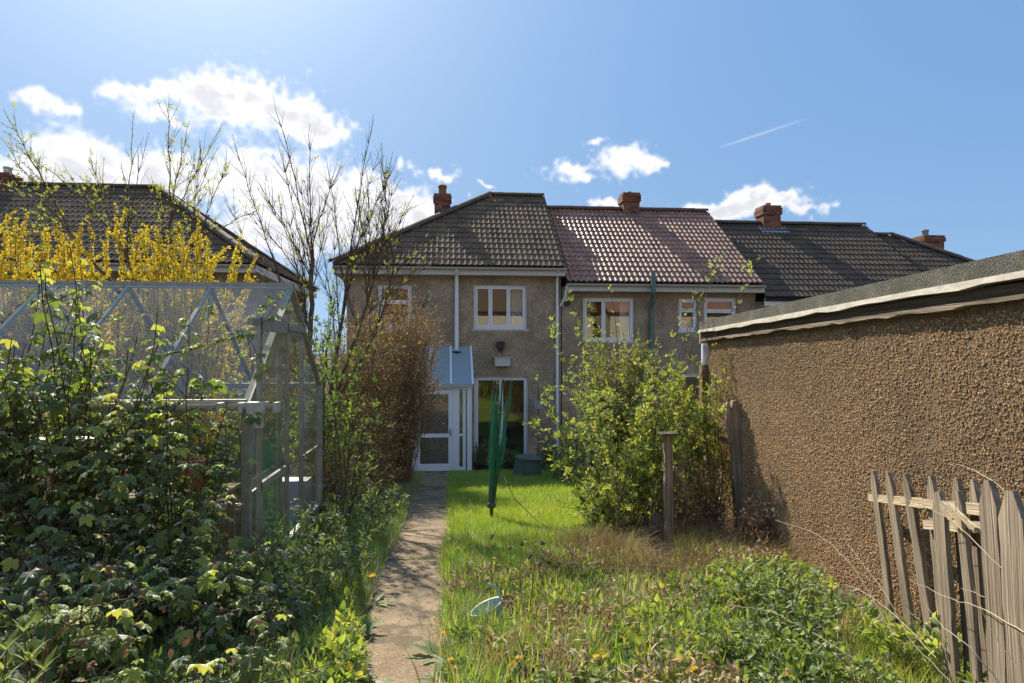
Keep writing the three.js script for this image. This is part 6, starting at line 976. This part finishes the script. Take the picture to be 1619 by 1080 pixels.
// dock plants
for (const [px, py, n, label, sd] of [[566, 1015, 16, 'broad leaved dock spilling onto the concrete path', 1], [556, 1085, 14, 'large dock leaves beside the dandelions at the path edge', 2], [722, 1075, 9, 'small dock plant at the lawn side of the path', 3], [722, 985, 10, 'round leaved weed beside the mint tub at the path edge', 4], [890, 1000, 9, 'dock plant in the dark hollow of the rough grass', 5]]) {
  const b = GP(px, py), r = rng(860 + sd), g = thing('dock_plant', label, 'weed', b, 0, 'dock plants'), lm = [leafMat({ color: lin(0.14, 0.23, 0.03), clearcoat: 0.5 }), leafMat({ color: lin(0.22, 0.32, 0.04), clearcoat: 0.5 })];
  for (let k = 0; k < n; k++) { const a = r() * 6.283, o = V(Math.cos(a), 0.9 + r() * 1.3, Math.sin(a)), l = part('leaf', LEAF.dock, lm[k % 2], g); l.position.set(Math.cos(a) * 0.02, 0.02, Math.sin(a) * 0.02); l.quaternion.copy(aim(o, V(-Math.cos(a) * 0.4, 1, -Math.sin(a) * 0.4))); l.scale.setScalar(0.09 + r() * 0.08); }
}
// dry stalks with seed heads
function stalks(name, label, group, seed, lines, mat, headMat) {
  const g = thing(name, label, 'dry plant', null, 0, group), r = rng(seed); let base = null;
  for (const l of lines) { const pts = new THREE.CatmullRomCurve3(l).getPoints(14); for (let i = 1; i < 14; i++) pts[i].add(V((r() - 0.5) * 0.008, (r() - 0.5) * 0.008, (r() - 0.5) * 0.008)); new MB().tube(pts, mat === M.straw ? 0.0022 : 0.0034, 0.001, 6).build('stalk', mat, g); if (headMat) for (let k = 0; k < 4; k++) part('seed_head', new THREE.IcosahedronGeometry(0.006 + r() * 0.004, 1).translate(...pts[14].clone().add(V((r() - 0.5) * 0.02, (r() - 0.3) * 0.02, (r() - 0.5) * 0.02)).toArray()), headMat, g); base = base ?? l[0]; }
  settle(g, base.clone());
}
{
  const d = 2.35, q = (x, y, o = 0) => P(x, y, d + o), low = (x, y) => { const p = q(x, y); return V(p.x, 0, p.z); };
  stalks('dry_stalks', 'tan dry flower stalks standing in front of the dark currant leaves', 'dry stalks', 871, [[low(60, 1080), q(70, 1030), q(145, 958), q(175, 905)], [low(60, 1080), q(78, 1020), q(146, 958), q(153, 900)], [q(146, 960), q(180, 952), q(226, 937)], [low(45, 1080), q(52, 1040), q(74, 1000), q(75, 975), q(70, 945)], [low(50, 1080), q(68, 1040), q(92, 1000), q(107, 977)], [low(75, 1100), q(95, 1070), q(122, 1040), q(142, 1053)], [low(80, 1110), q(90, 1090), q(110, 1042), q(130, 1018)], [low(155, 1120), q(160, 1075), q(185, 1040), q(205, 1015)]], M.twigRed, M.twigRed);
  stalks('dry_stalks', 'thin brown seed stalks standing in the rough grass beside the mint tub', 'dry stalks', 872, [[830, 985, 822, 905, 826, 860], [835, 985, 842, 915, 838, 880], [845, 990, 850, 930, 855, 893], [848, 985, 856, 920, 868, 890], [842, 980, 845, 900, 858, 860], [775, 960, 777, 905, 776, 850], [800, 970, 808, 900, 806, 868]].map(([a, b, c, e, f, h]) => { const g = GP(a, b + 15), k = depthOf(g); return [g, P(c, e, k), P(f, h, k)]; }), M.twig, M.twig);
  const buddleia = thing('young_buddleia', 'young narrow leaved shoots growing at the front of the currant bed', 'plant', null), r = rng(880), lm = [leafMat({ color: lin(0.24, 0.30, 0.045) }), leafMat({ color: lin(0.30, 0.34, 0.05) })];
  for (const [x, y] of [[38, 1000], [10, 1030], [52, 1045], [5, 1060], [70, 1062]]) { const d2 = 1.95, t = P(x, y, d2 + (r() - 0.5) * 0.2), b = V(t.x + (r() - 0.5) * 0.08, 0, t.z + 0.02), s = curve3(b, V(b.x, t.y * 0.6, b.z), t, 8); new MB().tube(s, 0.004, 0.002, 6).build('stem', M.cane, buddleia); for (let k = 3; k <= 8; k++) for (let j = 0; j < 4; j++) { const a = j * 1.571 + k * 0.785 + r() * 0.3, l = part('leaf', LEAF.lance, lm[(k + j) % 2], buddleia); l.position.copy(s[k]); l.quaternion.copy(aim(V(Math.cos(a), 0.8 + (k - 3) * 0.2, Math.sin(a)), V(0, 1, 0))); l.scale.setScalar(0.05 + r() * 0.025); } }
  { const b = P(40, 1080, 1.95); settle(buddleia, V(b.x, 0, b.z)); }
  // long straws in front of the fence and wall
  const lines = [[[1619, 800, 2.5], [1580, 770, 2.6], [1540, 742, 2.8], [1500, 733, 3.0]], [[1619, 935, 2.4], [1560, 875, 2.6], [1500, 820, 2.9], [1418, 783, 3.3]], [[1619, 1000, 2.3], [1560, 965, 2.6], [1500, 945, 2.9], [1440, 918, 3.2]], [[1619, 985, 2.4], [1570, 950, 2.6], [1520, 930, 2.8]], [[1410, 1000, 3.1], [1350, 900, 3.4], [1300, 850, 3.7], [1226, 822, 4.2]], [[1480, 1040, 2.8], [1400, 960, 3.2], [1330, 925, 3.6], [1180, 958, 4.0]], [[1400, 1075, 2.9], [1300, 1010, 3.2], [1210, 965, 3.6], [1150, 958, 3.9]], [[1500, 1075, 2.7], [1440, 1010, 2.9], [1400, 940, 3.1], [1340, 860, 3.5]], [[1240, 1090, 3.0], [1170, 1060, 3.1], [1100, 1050, 3.3], [1050, 1046, 3.5]], [[1580, 1080, 2.4], [1530, 1020, 2.5], [1480, 980, 2.7], [1440, 900, 2.9]], [[1610, 1060, 2.3], [1570, 1000, 2.4], [1540, 930, 2.5]]];
  stalks('dry_straws', 'long pale dry straws arching across the picket fence', 'dry straws', 873, lines.map((l) => l.map(([x, y, k]) => P(x, y, k))), M.straw);
}
renderer.render(scene, camera);
